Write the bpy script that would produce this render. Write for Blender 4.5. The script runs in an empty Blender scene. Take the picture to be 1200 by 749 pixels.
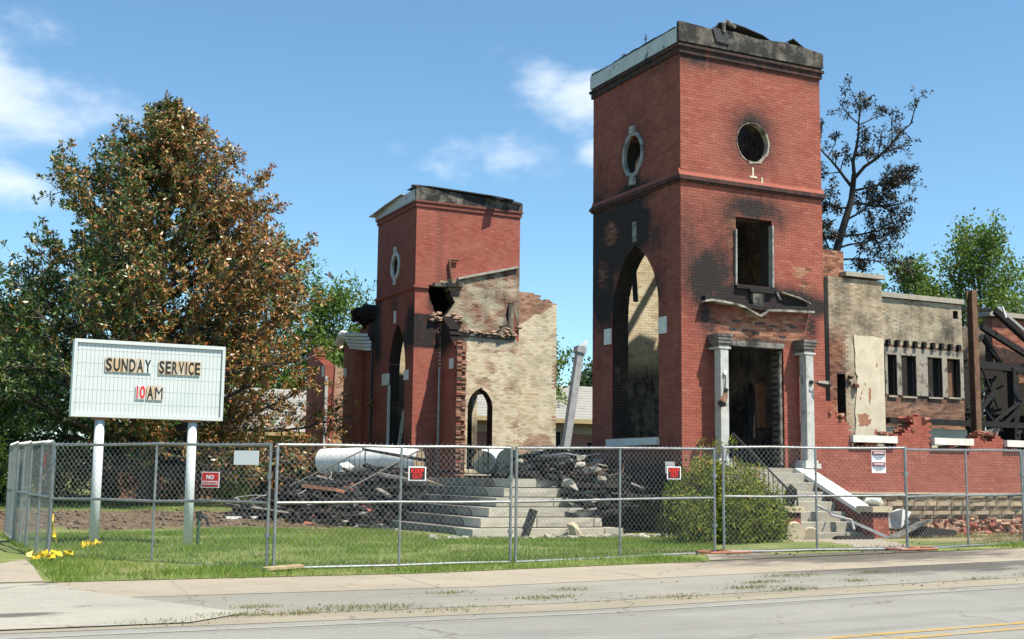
import bpy, math, random
import numpy as np
from mathutils import Vector, noise
R = math.radians
random.seed(7); np.random.seed(7)
sc = bpy.context.scene
COL = sc.collection

# ------------------------------------------------------------------ camera
cam = bpy.data.cameras.new('camera'); camo = bpy.data.objects.new('camera', cam); COL.objects.link(camo)
CAM = Vector((-16.5, -24.53, 1.32))
YAW, PITCH, ROLL = R(25.95), R(7.357), R(0.725)
Fv = Vector((math.sin(YAW)*math.cos(PITCH), math.cos(YAW)*math.cos(PITCH), math.sin(PITCH)))
Rv = Vector((math.cos(YAW), -math.sin(YAW), 0)); Uv = Rv.cross(Fv)
R2 = Rv*math.cos(ROLL)+Uv*math.sin(ROLL); U2 = Uv*math.cos(ROLL)-Rv*math.sin(ROLL)
from mathutils import Matrix
camo.matrix_world = Matrix(((R2.x, U2.x, -Fv.x, CAM.x), (R2.y, U2.y, -Fv.y, CAM.y), (R2.z, U2.z, -Fv.z, CAM.z), (0, 0, 0, 1)))
cam.sensor_width = 36; cam.lens = 36*1427.5/1200; cam.clip_end = 3000; cam.clip_start = 0.1
sc.camera = camo

# ------------------------------------------------------------------ light
SUN_EL, SUN_AZ = R(60.5), R(147)          # azimuth clockwise from +Y
SUND = Vector((math.sin(SUN_AZ)*math.cos(SUN_EL), math.cos(SUN_AZ)*math.cos(SUN_EL), math.sin(SUN_EL)))
w = bpy.data.worlds.new('World'); sc.world = w; w.use_nodes = True
nt = w.node_tree; nt.nodes.clear()
def N(t, **k):
    n = nt.nodes.new(t)
    for a, b in k.items(): setattr(n, a, b)
    return n
out = N('ShaderNodeOutputWorld'); bg = N('ShaderNodeBackground'); bg.inputs[1].default_value = 0.10
sky = N('ShaderNodeTexSky', sky_type='NISHITA', sun_disc=False, sun_elevation=SUN_EL, sun_rotation=SUN_AZ,
        altitude=100, air_density=1.0, dust_density=0.15, ozone_density=4.5)
tc = N('ShaderNodeTexCoord')
def vmath(op, a, b=None):
    n = N('ShaderNodeVectorMath', operation=op)
    for i, s in enumerate((a, b)):
        if s is None: continue
        if isinstance(s, tuple): n.inputs[i].default_value = s
        else: nt.links.new(s, n.inputs[i])
    return n
def mth(op, a, b=None, clamp=False):
    n = N('ShaderNodeMath', operation=op, use_clamp=clamp)
    for i, s in enumerate((a, b)):
        if s is None: continue
        if isinstance(s, (int, float)): n.inputs[i].default_value = s
        else: nt.links.new(s, n.inputs[i])
    return n.outputs[0]
D = tc.outputs['Generated']
nz = N('ShaderNodeTexNoise'); nz.inputs['Scale'].default_value = 13; nz.inputs['Detail'].default_value = 8; nz.inputs['Roughness'].default_value = .56
mp = N('ShaderNodeMapping'); mp.inputs['Scale'].default_value = (1, 1, 1.9)
nt.links.new(D, mp.inputs[0]); nt.links.new(mp.outputs[0], nz.inputs['Vector'])
nz2 = N('ShaderNodeTexNoise'); nz2.inputs['Scale'].default_value = 2.6; nz2.inputs['Detail'].default_value = 2
mp2 = N('ShaderNodeMapping'); mp2.inputs['Location'].default_value = (3.1, 1.7, .4)
nt.links.new(D, mp2.inputs[0]); nt.links.new(mp2.outputs[0], nz2.inputs['Vector'])
acc = None
# fair-weather clouds: direction, horizontal half size, strength
for c, r, s in [((.03, .962, .272), .14, 1.05), ((.085, .955, .285), .10, .85), ((.03, .977, .215), .075, 1.1), ((.436, .845, .312), .065, 1.0),
                ((.464, .834, .302), .07, 1.15), ((.497, .818, .306), .065, 1.05), ((.424, .868, .256), .07, .72), ((.378, .891, .253), .06, .68), ((.34, .905, .262), .04, .5),
                ((.486, .835, .262), .035, .9), ((-.5, .8, .33), .2, 1.0), ((.93, .2, .3), .18, 1.0), ((-.7, -.6, .4), .25, 1.0), ((.3, -.86, .35), .2, 1.0)]:
    d = vmath('SUBTRACT', D, c); d = vmath('MULTIPLY', d.outputs[0], (1, 1, 1.75)); d = vmath('LENGTH', d.outputs[0])
    m = N('ShaderNodeMapRange', interpolation_type='SMOOTHSTEP'); nt.links.new(d.outputs['Value'], m.inputs[0])
    m.inputs[1].default_value = r*1.25; m.inputs[2].default_value = 0; m.inputs[3].default_value = 0; m.inputs[4].default_value = s
    acc = m.outputs[0] if acc is None else mth('MAXIMUM', acc, m.outputs[0])
sp = mth('MULTIPLY', mth('SUBTRACT', nz2.outputs[0], .62), 2.0, True)
acc = mth('MAXIMUM', acc, sp)
cf = mth('ADD', mth('MULTIPLY', acc, .62), mth('MULTIPLY', mth('SUBTRACT', nz.outputs[0], .5), 1.25))
cm = N('ShaderNodeMapRange', interpolation_type='SMOOTHSTEP'); nt.links.new(cf, cm.inputs[0])
cm.inputs[1].default_value = .20; cm.inputs[2].default_value = .78; cm.inputs[3].default_value = 0; cm.inputs[4].default_value = .85
cm_g = mth('MULTIPLY', cm.outputs[0], mth('MULTIPLY', acc, 3, True))
mx = N('ShaderNodeMix', data_type='RGBA'); nt.links.new(cm_g, mx.inputs['Factor']); tint = N('ShaderNodeMix', data_type='RGBA', blend_type='MULTIPLY'); tint.inputs['Factor'].default_value = 1; nt.links.new(sky.outputs[0], tint.inputs['A']); tint.inputs['B'].default_value = (.94, 1.13, 1.09, 1)
nt.links.new(tint.outputs['Result'], mx.inputs['A'])
mx.inputs['B'].default_value = (5.9, 6.5, 7.2, 1)
nt.links.new(mx.outputs['Result'], bg.inputs[0]); nt.links.new(bg.outputs[0], out.inputs[0])

sl = bpy.data.lights.new('sun', 'SUN'); sl.energy = 5.0; sl.angle = R(.53); sl.color = (1, .92, .77)
so = bpy.data.objects.new('sun', sl); COL.objects.link(so); so.rotation_euler = SUND.to_track_quat('Z', 'Y').to_euler(); so.location = (0, -20, 40)
vs = sc.view_settings; vs.view_transform = 'Standard'; vs.look = 'None'; vs.exposure = 0.76; vs.gamma = 1; vs.use_curve_mapping = False
sc.cycles.max_bounces = 6; sc.cycles.diffuse_bounces = 1; sc.cycles.transparent_max_bounces = 8

# ------------------------------------------------------------------ helpers
def clamp(a, lo=0., hi=1.): return lo if a < lo else hi if a > hi else a
def sstep(a, b, x):
    t = clamp((x-a)/(b-a)); return t*t*(3-2*t)
def fbm(x, y, z, o=3): return noise.fractal(Vector((x, y, z)), 1.0, 2.0, o)
def GND(x, y):
    return 0.016*(clamp(x, -10, 16)+5.5)*(1-sstep(-6.5, -2.5, y))

class MB:
    def __init__(s): s.v = []; s.f = []; s.c = []; s.cur = (1, 0, .5, 0)
    def add(s, vs, fs, c=None):
        n = len(s.v); s.v += [tuple(p) for p in vs]; s.f += [tuple(i+n for i in f) for f in fs]
        c = c or s.cur
        s.c += c if isinstance(c, list) else [c]*len(vs)
    def box(s, x0, x1, y0, y1, z0, z1, c=None):
        s.add([(x0,y0,z0),(x1,y0,z0),(x1,y1,z0),(x0,y1,z0),(x0,y0,z1),(x1,y0,z1),(x1,y1,z1),(x0,y1,z1)],
              [(0,3,2,1),(4,5,6,7),(0,1,5,4),(1,2,6,5),(2,3,7,6),(3,0,4,7)], c)
    def beam(s, p0, p1, w, h, roll=0., jit=0., c=None):
        p0 = Vector(p0); p1 = Vector(p1); d = (p1-p0).normalized()
        up = Vector((0,0,1)) if abs(d.z) < .95 else Vector((1,0,0))
        a = d.cross(up).normalized(); b = a.cross(d)
        a2 = a*math.cos(roll)+b*math.sin(roll); b2 = b*math.cos(roll)-a*math.sin(roll)
        vs = []
        for p in (p0, p1):
            for i, j in ((-1,-1),(1,-1),(1,1),(-1,1)):
                vs.append(p+a2*(w/2*i)+b2*(h/2*j)+d*random.uniform(-jit, jit)+Vector([random.uniform(-jit, jit)*.25 for _ in 'xyz']))
        s.add(vs, [(0,1,2,3),(7,6,5,4),(0,4,5,1),(1,5,6,2),(2,6,7,3),(3,7,4,0)], c)
    def tube(s, path, rad, n=8, cap=True, c=None):
        path = [Vector(p) for p in path]; k = len(path)
        if isinstance(rad, (int, float)): rad = [rad]*k
        vs = []; ref = None
        for i, p in enumerate(path):
            d = (path[min(i+1, k-1)]-path[max(i-1, 0)]).normalized()
            if ref is None: ref = Vector((0,0,1)) if abs(d.z) < .9 else Vector((1,0,0))
            a = d.cross(ref).normalized(); b = a.cross(d); ref = b
            for j in range(n):
                t = 2*math.pi*j/n; vs.append(p+(a*math.cos(t)+b*math.sin(t))*rad[i])
        fs = []
        for i in range(k-1):
            for j in range(n):
                fs.append((i*n+j, i*n+(j+1) % n, (i+1)*n+(j+1) % n, (i+1)*n+j))
        if cap: fs.append(tuple(range(n))); fs.append(tuple(range((k-1)*n, k*n))[::-1])
        s.add(vs, fs, c)
    def prism(s, poly, ax, a0, a1, c=None):
        """polygon of 2-D points extruded along axis ax from a0 to a1"""
        o = [i for i in range(3) if i != ax]; n = len(poly); vs = []
        for a in (a0, a1):
            for p in poly:
                q = [0,0,0]; q[ax] = a; q[o[0]] = p[0]; q[o[1]] = p[1]; vs.append(tuple(q))
        fs = [tuple(range(n)), tuple(range(n, 2*n))[::-1]]+[(i, n+i, n+(i+1) % n, (i+1) % n) for i in range(n)]
        s.add(vs, fs, c)
    def chunk(s, c, r, sq=(1,1,1), col=None):
        """irregular broken lump: 8 jittered corners and 6 pushed face centres"""
        q = random.random()*6.28; ca, sa = math.cos(q), math.sin(q); tx = random.uniform(-.7,.7); vs = []
        base = [(x,y,z) for x in (-.6,.6) for y in (-.6,.6) for z in (-.6,.6)]+[(-.75,0,0),(.75,0,0),(0,-.75,0),(0,.75,0),(0,0,-.75),(0,0,.75)]
        for b in base:
            k = r*random.uniform(.62, 1.25); x, y, z = b[0]*k*sq[0], b[1]*k*sq[1], b[2]*k*sq[2]
            y, z = y*math.cos(tx)-z*math.sin(tx), y*math.sin(tx)+z*math.cos(tx)
            vs.append((c[0]+x*ca-y*sa, c[1]+x*sa+y*ca, c[2]+z))
        fs = []
        for ctr, ring_ in ((8,(0,1,3,2)),(9,(4,6,7,5)),(10,(0,4,5,1)),(11,(2,3,7,6)),(12,(0,2,6,4)),(13,(1,5,7,3))):
            fs += [(ring_[i], ring_[(i+1) % 4], ctr) for i in range(4)]
        s.add(vs, fs, col)
    def build(s, name, mat, parent=None, smooth=False, kind=None, recalc=True):
        me = bpy.data.meshes.new(name)
        off = Vector((0,0,0))
        q = parent
        while q: off = off+q.location; q = q.parent
        v = np.array(s.v, dtype=np.float64)-np.array(off)
        me.from_pydata(v.tolist(), [], s.f)
        at = me.attributes.new('col', 'FLOAT_COLOR', 'POINT'); at.data.foreach_set('color', np.array(s.c, dtype=np.float32).ravel())
        if recalc:
            import bmesh
            bm = bmesh.new(); bm.from_mesh(me); bmesh.ops.recalc_face_normals(bm, faces=bm.faces); bm.to_mesh(me); bm.free()
        if smooth: me.polygons.foreach_set('use_smooth', [True]*len(me.polygons))
        me.materials.append(mat)
        o = bpy.data.objects.new(name, me); COL.objects.link(o)
        if parent: o.parent = parent
        if kind: o['kind'] = kind
        return o
def thing(name, label, cat, loc=(0,0,0), group=None):
    o = bpy.data.objects.new(name, None); COL.objects.link(o); o.location = loc; o.empty_display_size = .2
    o['label'] = label; o['category'] = cat
    if group: o['group'] = group
    return o
def tag(o, label, cat, group=None, kind=None):
    o['label'] = label; o['category'] = cat
    if group: o['group'] = group
    if kind: o['kind'] = kind
    return o
def struct(o, label=None):
    o['kind'] = 'structure'
    if label: o['label'] = label
    return o
def npmesh(name, V, Fq, Cc, mat, parent=None, kind=None, smooth=False):
    """fast mesh from numpy arrays; Fq (n,k)"""
    me = bpy.data.meshes.new(name)
    V = np.asarray(V, dtype=np.float64)
    if parent is not None:
        off = Vector((0,0,0)); q = parent
        while q: off = off+q.location; q = q.parent
        V = V-np.array(off)
    n, k = Fq.shape
    me.vertices.add(len(V)); me.vertices.foreach_set('co', V.astype(np.float32).ravel())
    me.loops.add(n*k); me.loops.foreach_set('vertex_index', Fq.astype(np.int32).ravel())
    me.polygons.add(n); me.polygons.foreach_set('loop_start', np.arange(0, n*k, k, dtype=np.int32)); me.polygons.foreach_set('loop_total', np.full(n, k, dtype=np.int32))
    me.update(calc_edges=True)
    at = me.attributes.new('col', 'FLOAT_COLOR', 'POINT'); at.data.foreach_set('color', Cc.astype(np.float32).ravel())
    me.materials.append(mat)
    if smooth: me.polygons.foreach_set('use_smooth', [True]*n)
    o = bpy.data.objects.new(name, me); COL.objects.link(o)
    if parent is not None: o.parent = parent
    if kind: o['kind'] = kind
    return o

# ------------------------------------------------------------------ materials
class NT:
    def __init__(s, name):
        s.m = bpy.data.materials.new(name); s.m.use_nodes = True; s.t = s.m.node_tree; s.t.nodes.clear()
        s.o = s.n('ShaderNodeOutputMaterial'); s.b = s.n('ShaderNodeBsdfPrincipled'); s.l(s.b.outputs[0], s.o.inputs[0])
        s.pos = s.n('ShaderNodeNewGeometry').outputs['Position']
    def n(s, t, **k):
        x = s.t.nodes.new(t)
        for a, b in k.items(): setattr(x, a, b)
        return x
    def l(s, a, b): s.t.links.new(a, b)
    def put(s, sock, v):
        if isinstance(v, (int, float)): sock.default_value = v
        elif isinstance(v, tuple): sock.default_value = v if len(v) == 4 or sock.type == 'VECTOR' else (*v, 1)
        else: s.l(v, sock)
    def noise(s, scale, detail=4, rough=.6, vec=None, sc3=None, dist=0):
        x = s.n('ShaderNodeTexNoise'); x.inputs['Scale'].default_value = scale; x.inputs['Detail'].default_value = detail; x.inputs['Roughness'].default_value = rough
        x.inputs['Distortion'].default_value = dist
        v = vec or s.pos
        if sc3:
            mp = s.n('ShaderNodeMapping'); mp.inputs['Scale'].default_value = sc3; s.l(v, mp.inputs[0]); v = mp.outputs[0]
        s.l(v, x.inputs['Vector']); return x.outputs[0]
    def rng(s, v, a, b, c=0, d=1, smooth=True):
        x = s.n('ShaderNodeMapRange'); x.interpolation_type = 'SMOOTHSTEP' if smooth else 'LINEAR'
        s.put(x.inputs[0], v)
        for i, q in enumerate((a, b, c, d)): s.put(x.inputs[i+1], q)
        return x.outputs[0]
    def math(s, op, a, b=0, clamp=False):
        x = s.n('ShaderNodeMath', operation=op, use_clamp=clamp); s.put(x.inputs[0], a); s.put(x.inputs[1], b); return x.outputs[0]
    def mix(s, f, a, b, blend='MIX'):
        x = s.n('ShaderNodeMix', data_type='RGBA', blend_type=blend); s.put(x.inputs['Factor'], f); s.put(x.inputs['A'], a); s.put(x.inputs['B'], b); return x.outputs['Result']
    def ramp(s, f, stops):
        x = s.n('ShaderNodeValToRGB'); s.put(x.inputs[0], f); e = x.color_ramp.elements
        while len(e) < len(stops): e.new(.5)
        for q, (p, c) in zip(e, stops): q.position = p; q.color = (*c, 1)
        return x.outputs[0]
    def attr(s):
        x = s.n('ShaderNodeAttribute', attribute_name='col'); y = s.n('ShaderNodeSeparateColor'); s.l(x.outputs['Color'], y.inputs[0])
        return y.outputs[0], y.outputs[1], y.outputs[2], x.outputs['Alpha']
    def bump(s, h, strength=.3, dist=.02):
        x = s.n('ShaderNodeBump'); x.inputs['Strength'].default_value = strength; x.inputs['Distance'].default_value = dist
        s.l(h, x.inputs['Height']); s.l(x.outputs[0], s.b.inputs['Normal'])
    def done(s, col, rough=.8, metal=0, spec=None):
        s.put(s.b.inputs['Base Color'], col); s.put(s.b.inputs['Roughness'], rough); s.b.inputs['Metallic'].default_value = metal
        if spec is not None: s.b.inputs['Specular IOR Level'].default_value = spec
        return s.m
M = {}
def simple(name, c1, c2=None, scale=4, rough=.8, bump=0, bscale=60, metal=0, c3=None, s3=1.0, t3=(.52, .7), sc3=None, spec=None, bdist=.01):
    t = NT(name); col = c1
    if c2: col = t.mix(t.rng(t.noise(scale, 5, .6, sc3=sc3), .35, .65), c1, c2)
    if c3: col = t.mix(t.rng(t.noise(s3, 6, .65), *t3), col, c3)
    if bump: t.bump(t.noise(bscale, 4, .6, sc3=sc3), bump, bdist)
    M[name] = t.done(col, rough, metal, spec); return M[name]

def brick_material(name, mortar):
    t = NT(name); paint, soot, rnd, buff = t.attr()  # soot channel carries real soot and, in places, shade put into the colour
    if not mortar:
        raw = t.ramp(rnd, [(0, (.11,.05,.036)), (.3, (.23,.085,.05)), (.6, (.31,.125,.07)), (1, (.36,.2,.13))])
        bf = t.ramp(rnd, [(0, (.44,.35,.225)), (.2, (.55,.465,.315)), (.6, (.61,.535,.385)), (.92, (.64,.575,.43)), (1, (.46,.30,.19))])
        pt = t.ramp(rnd, [(0, (.24,.058,.040)), (.5, (.29,.076,.052)), (.92, (.32,.09,.062)), (1, (.35,.115,.08))])
    else:
        raw = (.26,.2,.15); bf = (.53,.46,.33); pt = (.255,.068,.047)
    nse = t.noise(1.3, 6, .6)
    base = t.mix(buff, raw, bf)
    # limewash / plaster residue on the raw brick
    base = t.mix(t.math('MULTIPLY', buff, t.rng(t.noise(2.2, 6, .7), .5, .66, 0, .7)), base, (.68,.61,.47))
    pnt = t.mix(t.rng(nse, .3, .75, 0, .5), pt, (.34,.125,.09))
    pnt = t.mix(t.rng(t.noise(3.0, 6, .7, sc3=(1, 1, .12)), .54, .78, 0, .4), pnt, (.17,.045,.034))
    pnt = t.mix(t.rng(t.noise(.7, 5, .65), .5, .7, 0, .3), pnt, (.37,.135,.098))
    wear = t.rng(t.math('ADD', paint, t.math('MULTIPLY', t.math('SUBTRACT', t.noise(9, 5, .7), .5), .5)), .42, .58)
    base = t.mix(wear, base, pnt)
    s2 = t.math('ADD', soot, t.math('MULTIPLY', t.math('SUBTRACT', t.math('ADD', t.math('MULTIPLY', t.noise(5, 7, .65), .5), t.math('MULTIPLY', t.noise(8, 6, .7, sc3=(1, 1, .16)), .5)), .5), t.math('MULTIPLY', t.math('MINIMUM', soot, .5), 2.6)), True)
    base = t.mix(t.rng(s2, .02, .9, 0, .97, False), base, (.014,.0135,.014))
    base = t.mix(t.math('MULTIPLY', t.rng(t.noise(7, 4, .7), .6, .75), t.rng(soot, .3, .8, 0, .25)), base, (.19,.2,.2))
    t.bump(t.noise(55, 4, .65), .35, .008)
    M[name] = t.done(base, .82, 0, .35)
brick_material('brick', False); brick_material('mortar', True)

def stone_material(name, a, b, c, sootc=(.022,.021,.021)):
    t = NT(name); _, soot, rnd, _ = t.attr()  # soot also holds the painted-in shade of the left step faces
    col = t.mix(t.rng(t.noise(3, 6, .65), .3, .7), t.mix(rnd, a, b), c)
    s2 = t.math('ADD', soot, t.math('MULTIPLY', t.math('SUBTRACT', t.noise(4, 6, .7), .5), t.math('MULTIPLY', soot, 1.6)), True)
    col = t.mix(t.math('MULTIPLY', t.rng(t.noise(11, 5, .7), .56, .72), .45), col, (.16,.14,.12))
    col = t.mix(t.rng(s2, .05, .95, 0, .95, False), col, sootc)
    t.bump(t.noise(22, 6, .7), .6, .02); M[name] = t.done(col, .88, 0, .3)
stone_material('step_stone', (.33,.30,.245), (.48,.44,.36), (.41,.385,.32))
stone_material('base_stone', (.20,.15,.095), (.33,.26,.17), (.25,.20,.145))
stone_material('white_stone', (.66,.66,.63), (.74,.74,.71), (.58,.57,.53))
simple('white_paint', (.74,.74,.71), (.66,.66,.64), 6, .55, .15, 40, c3=(.36,.33,.29), s3=3.5, t3=(.6,.78))
simple('column_paint', (.50,.50,.475), (.41,.41,.39), 5, .55, .12, 30, c3=(.16,.145,.125), s3=2.2, t3=(.54,.72))
simple('blue_grey_panel', (.50,.53,.54), (.40,.43,.45), 2, .6, .1, 30, c3=(.06,.055,.05), s3=2.3, t3=(.6,.66))
simple('burnt_parapet', (.07,.064,.055), (.175,.158,.13), 3, .9, .5, 25, c3=(.016,.0155,.015), s3=1.6, t3=(.42,.56), bdist=.03)
simple('charred_wood', (.009,.0085,.009), (.02,.019,.019), 9, .75, .8, 30, c3=(.075,.073,.07), s3=7, t3=(.64,.78), spec=.3, sc3=(1,1,2), bdist=.03)
simple('charred_rubble', (.009,.0085,.0085), (.024,.022,.021), 6, .9, .8, 25, c3=(.11,.10,.095), s3=3, t3=(.62,.72), spec=.2, bdist=.03)
simple('grey_board', (.12,.11,.10), (.22,.205,.185), 5, .8, .3, 40, c3=(.02,.02,.019), s3=2, t3=(.45,.6), sc3=(1,1,1))
simple('tan_wood', (.38,.27,.16), (.47,.36,.23), 8, .7, .2, 40, c3=(.16,.1,.06), s3=6)
simple('roof_felt', (.012,.012,.014), (.03,.03,.034), 8, .6, .4, 40)
simple('galvanized', (.33,.34,.34), (.24,.25,.255), 9, .42, .1, 80, metal=.65, spec=.5)
simple('wire', (.46,.47,.47), (.36,.37,.37), 12, .45, 0, metal=.55)
simple('rusty_steel', (.115,.055,.032), (.17,.09,.05), 5, .8, .3, 40, c3=(.06,.03,.02), s3=3)
simple('rust_orange', (.36,.13,.06), (.28,.11,.06), 8, .7, .1, 40)
simple('iron', (.014,.014,.015), (.03,.028,.027), 10, .5)
simple('sheet_grey', (.27,.27,.27), (.37,.37,.365), 4, .5, .1, 30, c3=(.2,.13,.08), s3=4, t3=(.62,.75))
simple('post_white', (.62,.65,.66), (.57,.60,.61), 3, .45, c3=(.45,.44,.4), s3=6, t3=(.64,.8))
simple('sign_white', (.58,.61,.615), (.54,.575,.58), 2, .4)
simple('sign_edge', (.46,.49,.49), (.40,.43,.43), 3, .4)
simple('letter_black', (.012,.012,.012), None, rough=.5)
simple('letter_backing', (.52,.36,.20), (.54,.51,.46), 5, .5)
simple('red_plastic', (.62,.022,.02), None, rough=.45)
simple('keep_black', (.015,.013,.013), None, rough=.5)
simple('keep_red', (.85,.03,.018), None, rough=.4)
simple('paper_white', (.78,.78,.78), None, rough=.6)
simple('sign_blue', (.20,.29,.42), None, rough=.6)
simple('sign_pink', (.62,.12,.13), None, rough=.6)
simple('tape_yellow', (.72,.50,.02), (.6,.42,.02), 9, .45)
simple('safety_orange', (.72,.14,.05), None, rough=.5)
simple('plaster', (.60,.53,.41), (.52,.45,.34), 3, .9, .3, 20, c3=(.36,.30,.22), s3=4, t3=(.6,.75))
simple('grey_plaster', (.27,.245,.205), (.36,.32,.26), 2.5, .9, .3, 20, c3=(.08,.07,.06), s3=2.5, t3=(.48,.66))
simple('concrete_cap', (.36,.325,.27), (.28,.255,.215), 4, .9, .3, 30, c3=(.12,.11,.1), s3=3, t3=(.6,.75))
simple('tan_stone', (.50,.42,.29), (.42,.35,.25), 5, .85, .3, 30)
simple('tarp_blue', (.10,.20,.42), (.14,.25,.46), 5, .5, .4, 9, bdist=.05)
simple('bark', (.06,.05,.04), (.11,.09,.07), 8, .9, .6, 25)
simple('burnt_bark', (.016,.0145,.014), (.035,.03,.028), 8, .9, .5, 25)
simple('shingle', (.23,.225,.21), (.30,.295,.28), 9, .9, .4, 40, sc3=(1,1,3), c3=(.18,.175,.165), s3=1.2)
simple('trim_tan', (.42,.33,.17), (.36,.28,.14), 3, .7)
simple('cream_wall', (.52,.43,.25), (.46,.38,.22), 2, .7)
simple('shutter_green', (.045,.10,.05), None, rough=.6)
simple('dark_glass', (.02,.025,.03), None, rough=.08, spec=.7)
simple('house_window_blind', (.20,.23,.26), None, rough=.4)
simple('terracotta', (.36,.17,.09), (.28,.12,.07), 8, .85)
simple('dirty_frame', (.30,.305,.30), (.20,.20,.195), 6, .6, .1, 30, c3=(.08,.075,.07), s3=4, t3=(.5,.68))
simple('scorched_paint', (.05,.045,.04), (.20,.185,.165), 4, .7, .2, 30)
simple('burnt_paint', (.36,.33,.28), (.06,.055,.05), 4, .7, .2, 30)
def house_brick():
    t = NT('house_brick'); b = t.n('ShaderNodeTexBrick')
    mp = t.n('ShaderNodeMapping'); mp.inputs['Rotation'].default_value = (R(90), 0, 0); t.l(t.pos, mp.inputs[0]); t.l(mp.outputs[0], b.inputs['Vector'])
    b.inputs['Scale'].default_value = 1; b.inputs['Brick Width'].default_value = .22; b.inputs['Row Height'].default_value = .075; b.inputs['Mortar Size'].default_value = .008
    b.inputs['Color1'].default_value = (.33,.13,.075,1); b.inputs['Color2'].default_value = (.24,.09,.055,1); b.inputs['Mortar'].default_value = (.38,.30,.24,1)
    M['house_brick'] = t.done(b.outputs[0], .85)
house_brick()
def leaf_material(name, stops, rough=.45, trans=.25, spec=.5):
    t = NT(name); r, g, b, a = t.attr()
    col = t.ramp(r, stops)
    col = t.mix(t.rng(g, 0, 1, 0, .45, False), col, (.02,.03,.012))
    t.done(col, rough, 0, spec)
    tr = t.n('ShaderNodeBsdfTranslucent'); t.l(col, tr.inputs[0]); mx = t.n('ShaderNodeMixShader'); mx.inputs[0].default_value = trans
    t.l(t.b.outputs[0], mx.inputs[1]); t.l(tr.outputs[0], mx.inputs[2]); t.l(mx.outputs[0], t.o.inputs[0])
    M[name] = t.m
leaf_material('leaf_magnolia', [(0,(.022,.062,.012)),(.25,(.05,.11,.018)),(.45,(.11,.155,.028)),(.56,(.36,.25,.08)),(.7,(.42,.17,.04)),(.86,(.34,.095,.022)),(1,(.52,.38,.17))], .4, .05, .55)
leaf_material('leaf_green', [(0,(.06,.125,.016)),(.5,(.14,.235,.035)),(1,(.26,.335,.06))], .5, .4)
leaf_material('leaf_deep', [(0,(.018,.05,.014)),(.5,(.035,.085,.022)),(1,(.08,.14,.035))], .5, .3)
leaf_material('leaf_burnt', [(0,(.012,.011,.010)),(.5,(.03,.024,.016)),(.85,(.07,.045,.02)),(1,(.12,.08,.03))], .6, .2)
leaf_material('leaf_shrub', [(0,(.06,.125,.016)),(.4,(.16,.225,.03)),(.7,(.33,.33,.05)),(.88,(.42,.21,.055)),(1,(.44,.14,.05))], .65, .25, .15)
leaf_material('grass_blade', [(0,(.12,.225,.03)),(.45,(.21,.325,.05)),(.75,(.31,.38,.085)),(1,(.46,.38,.18))], .6, .5, .25)
leaf_material('roadside_blade', [(0,(.13,.17,.045)),(.5,(.24,.23,.08)),(1,(.36,.30,.15))], .7, .35, .2)
leaf_material('dry_grass', [(0,(.16,.17,.05)),(.5,(.26,.22,.09)),(1,(.38,.31,.16))], .7, .3, .2)

def ground_material():
    t = NT('lawn_soil')
    xyz = t.n('ShaderNodeSeparateXYZ'); t.l(t.pos, xyz.inputs[0]); x, y = xyz.outputs[0], xyz.outputs[1]
    g = t.mix(t.rng(t.noise(1.2, 6, .65), .35, .65), (.13,.175,.05), (.19,.215,.08))
    g = t.mix(t.rng(t.noise(.55, 5, .6), .52, .68), g, (.31,.27,.155))
    g = t.mix(t.rng(t.noise(14, 4, .7), .5, .8, 0, .5), g, (.15,.115,.06))
    # churned mud strip and trampled dirt by the steps
    dn = t.math('MULTIPLY', t.math('SUBTRACT', t.noise(.5, 4, .6), .5), 5.0)
    mud = t.math('MULTIPLY', t.rng(t.math('ADD', y, dn), 3.4, 4.8), t.rng(t.math('ADD', y, dn), 19, 16))
    mudc = t.mix(t.rng(t.noise(5, 6, .7), .35, .7), (.085,.056,.034), (.185,.135,.09))
    g = t.mix(mud, g, mudc)
    dirt = t.rng(t.math('ADD', x, t.math('MULTIPLY', dn, .6)), 1.5, 3.5)
    g = t.mix(t.math('MULTIPLY', dirt, .9), g, t.mix(t.rng(t.noise(3, 6, .7), .35, .65), (.27,.21,.12), (.36,.29,.17)))
    t.bump(t.noise(9, 6, .7), .8, .05); M['lawn_soil'] = t.done(g, .95, 0, .1)
ground_material()
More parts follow.
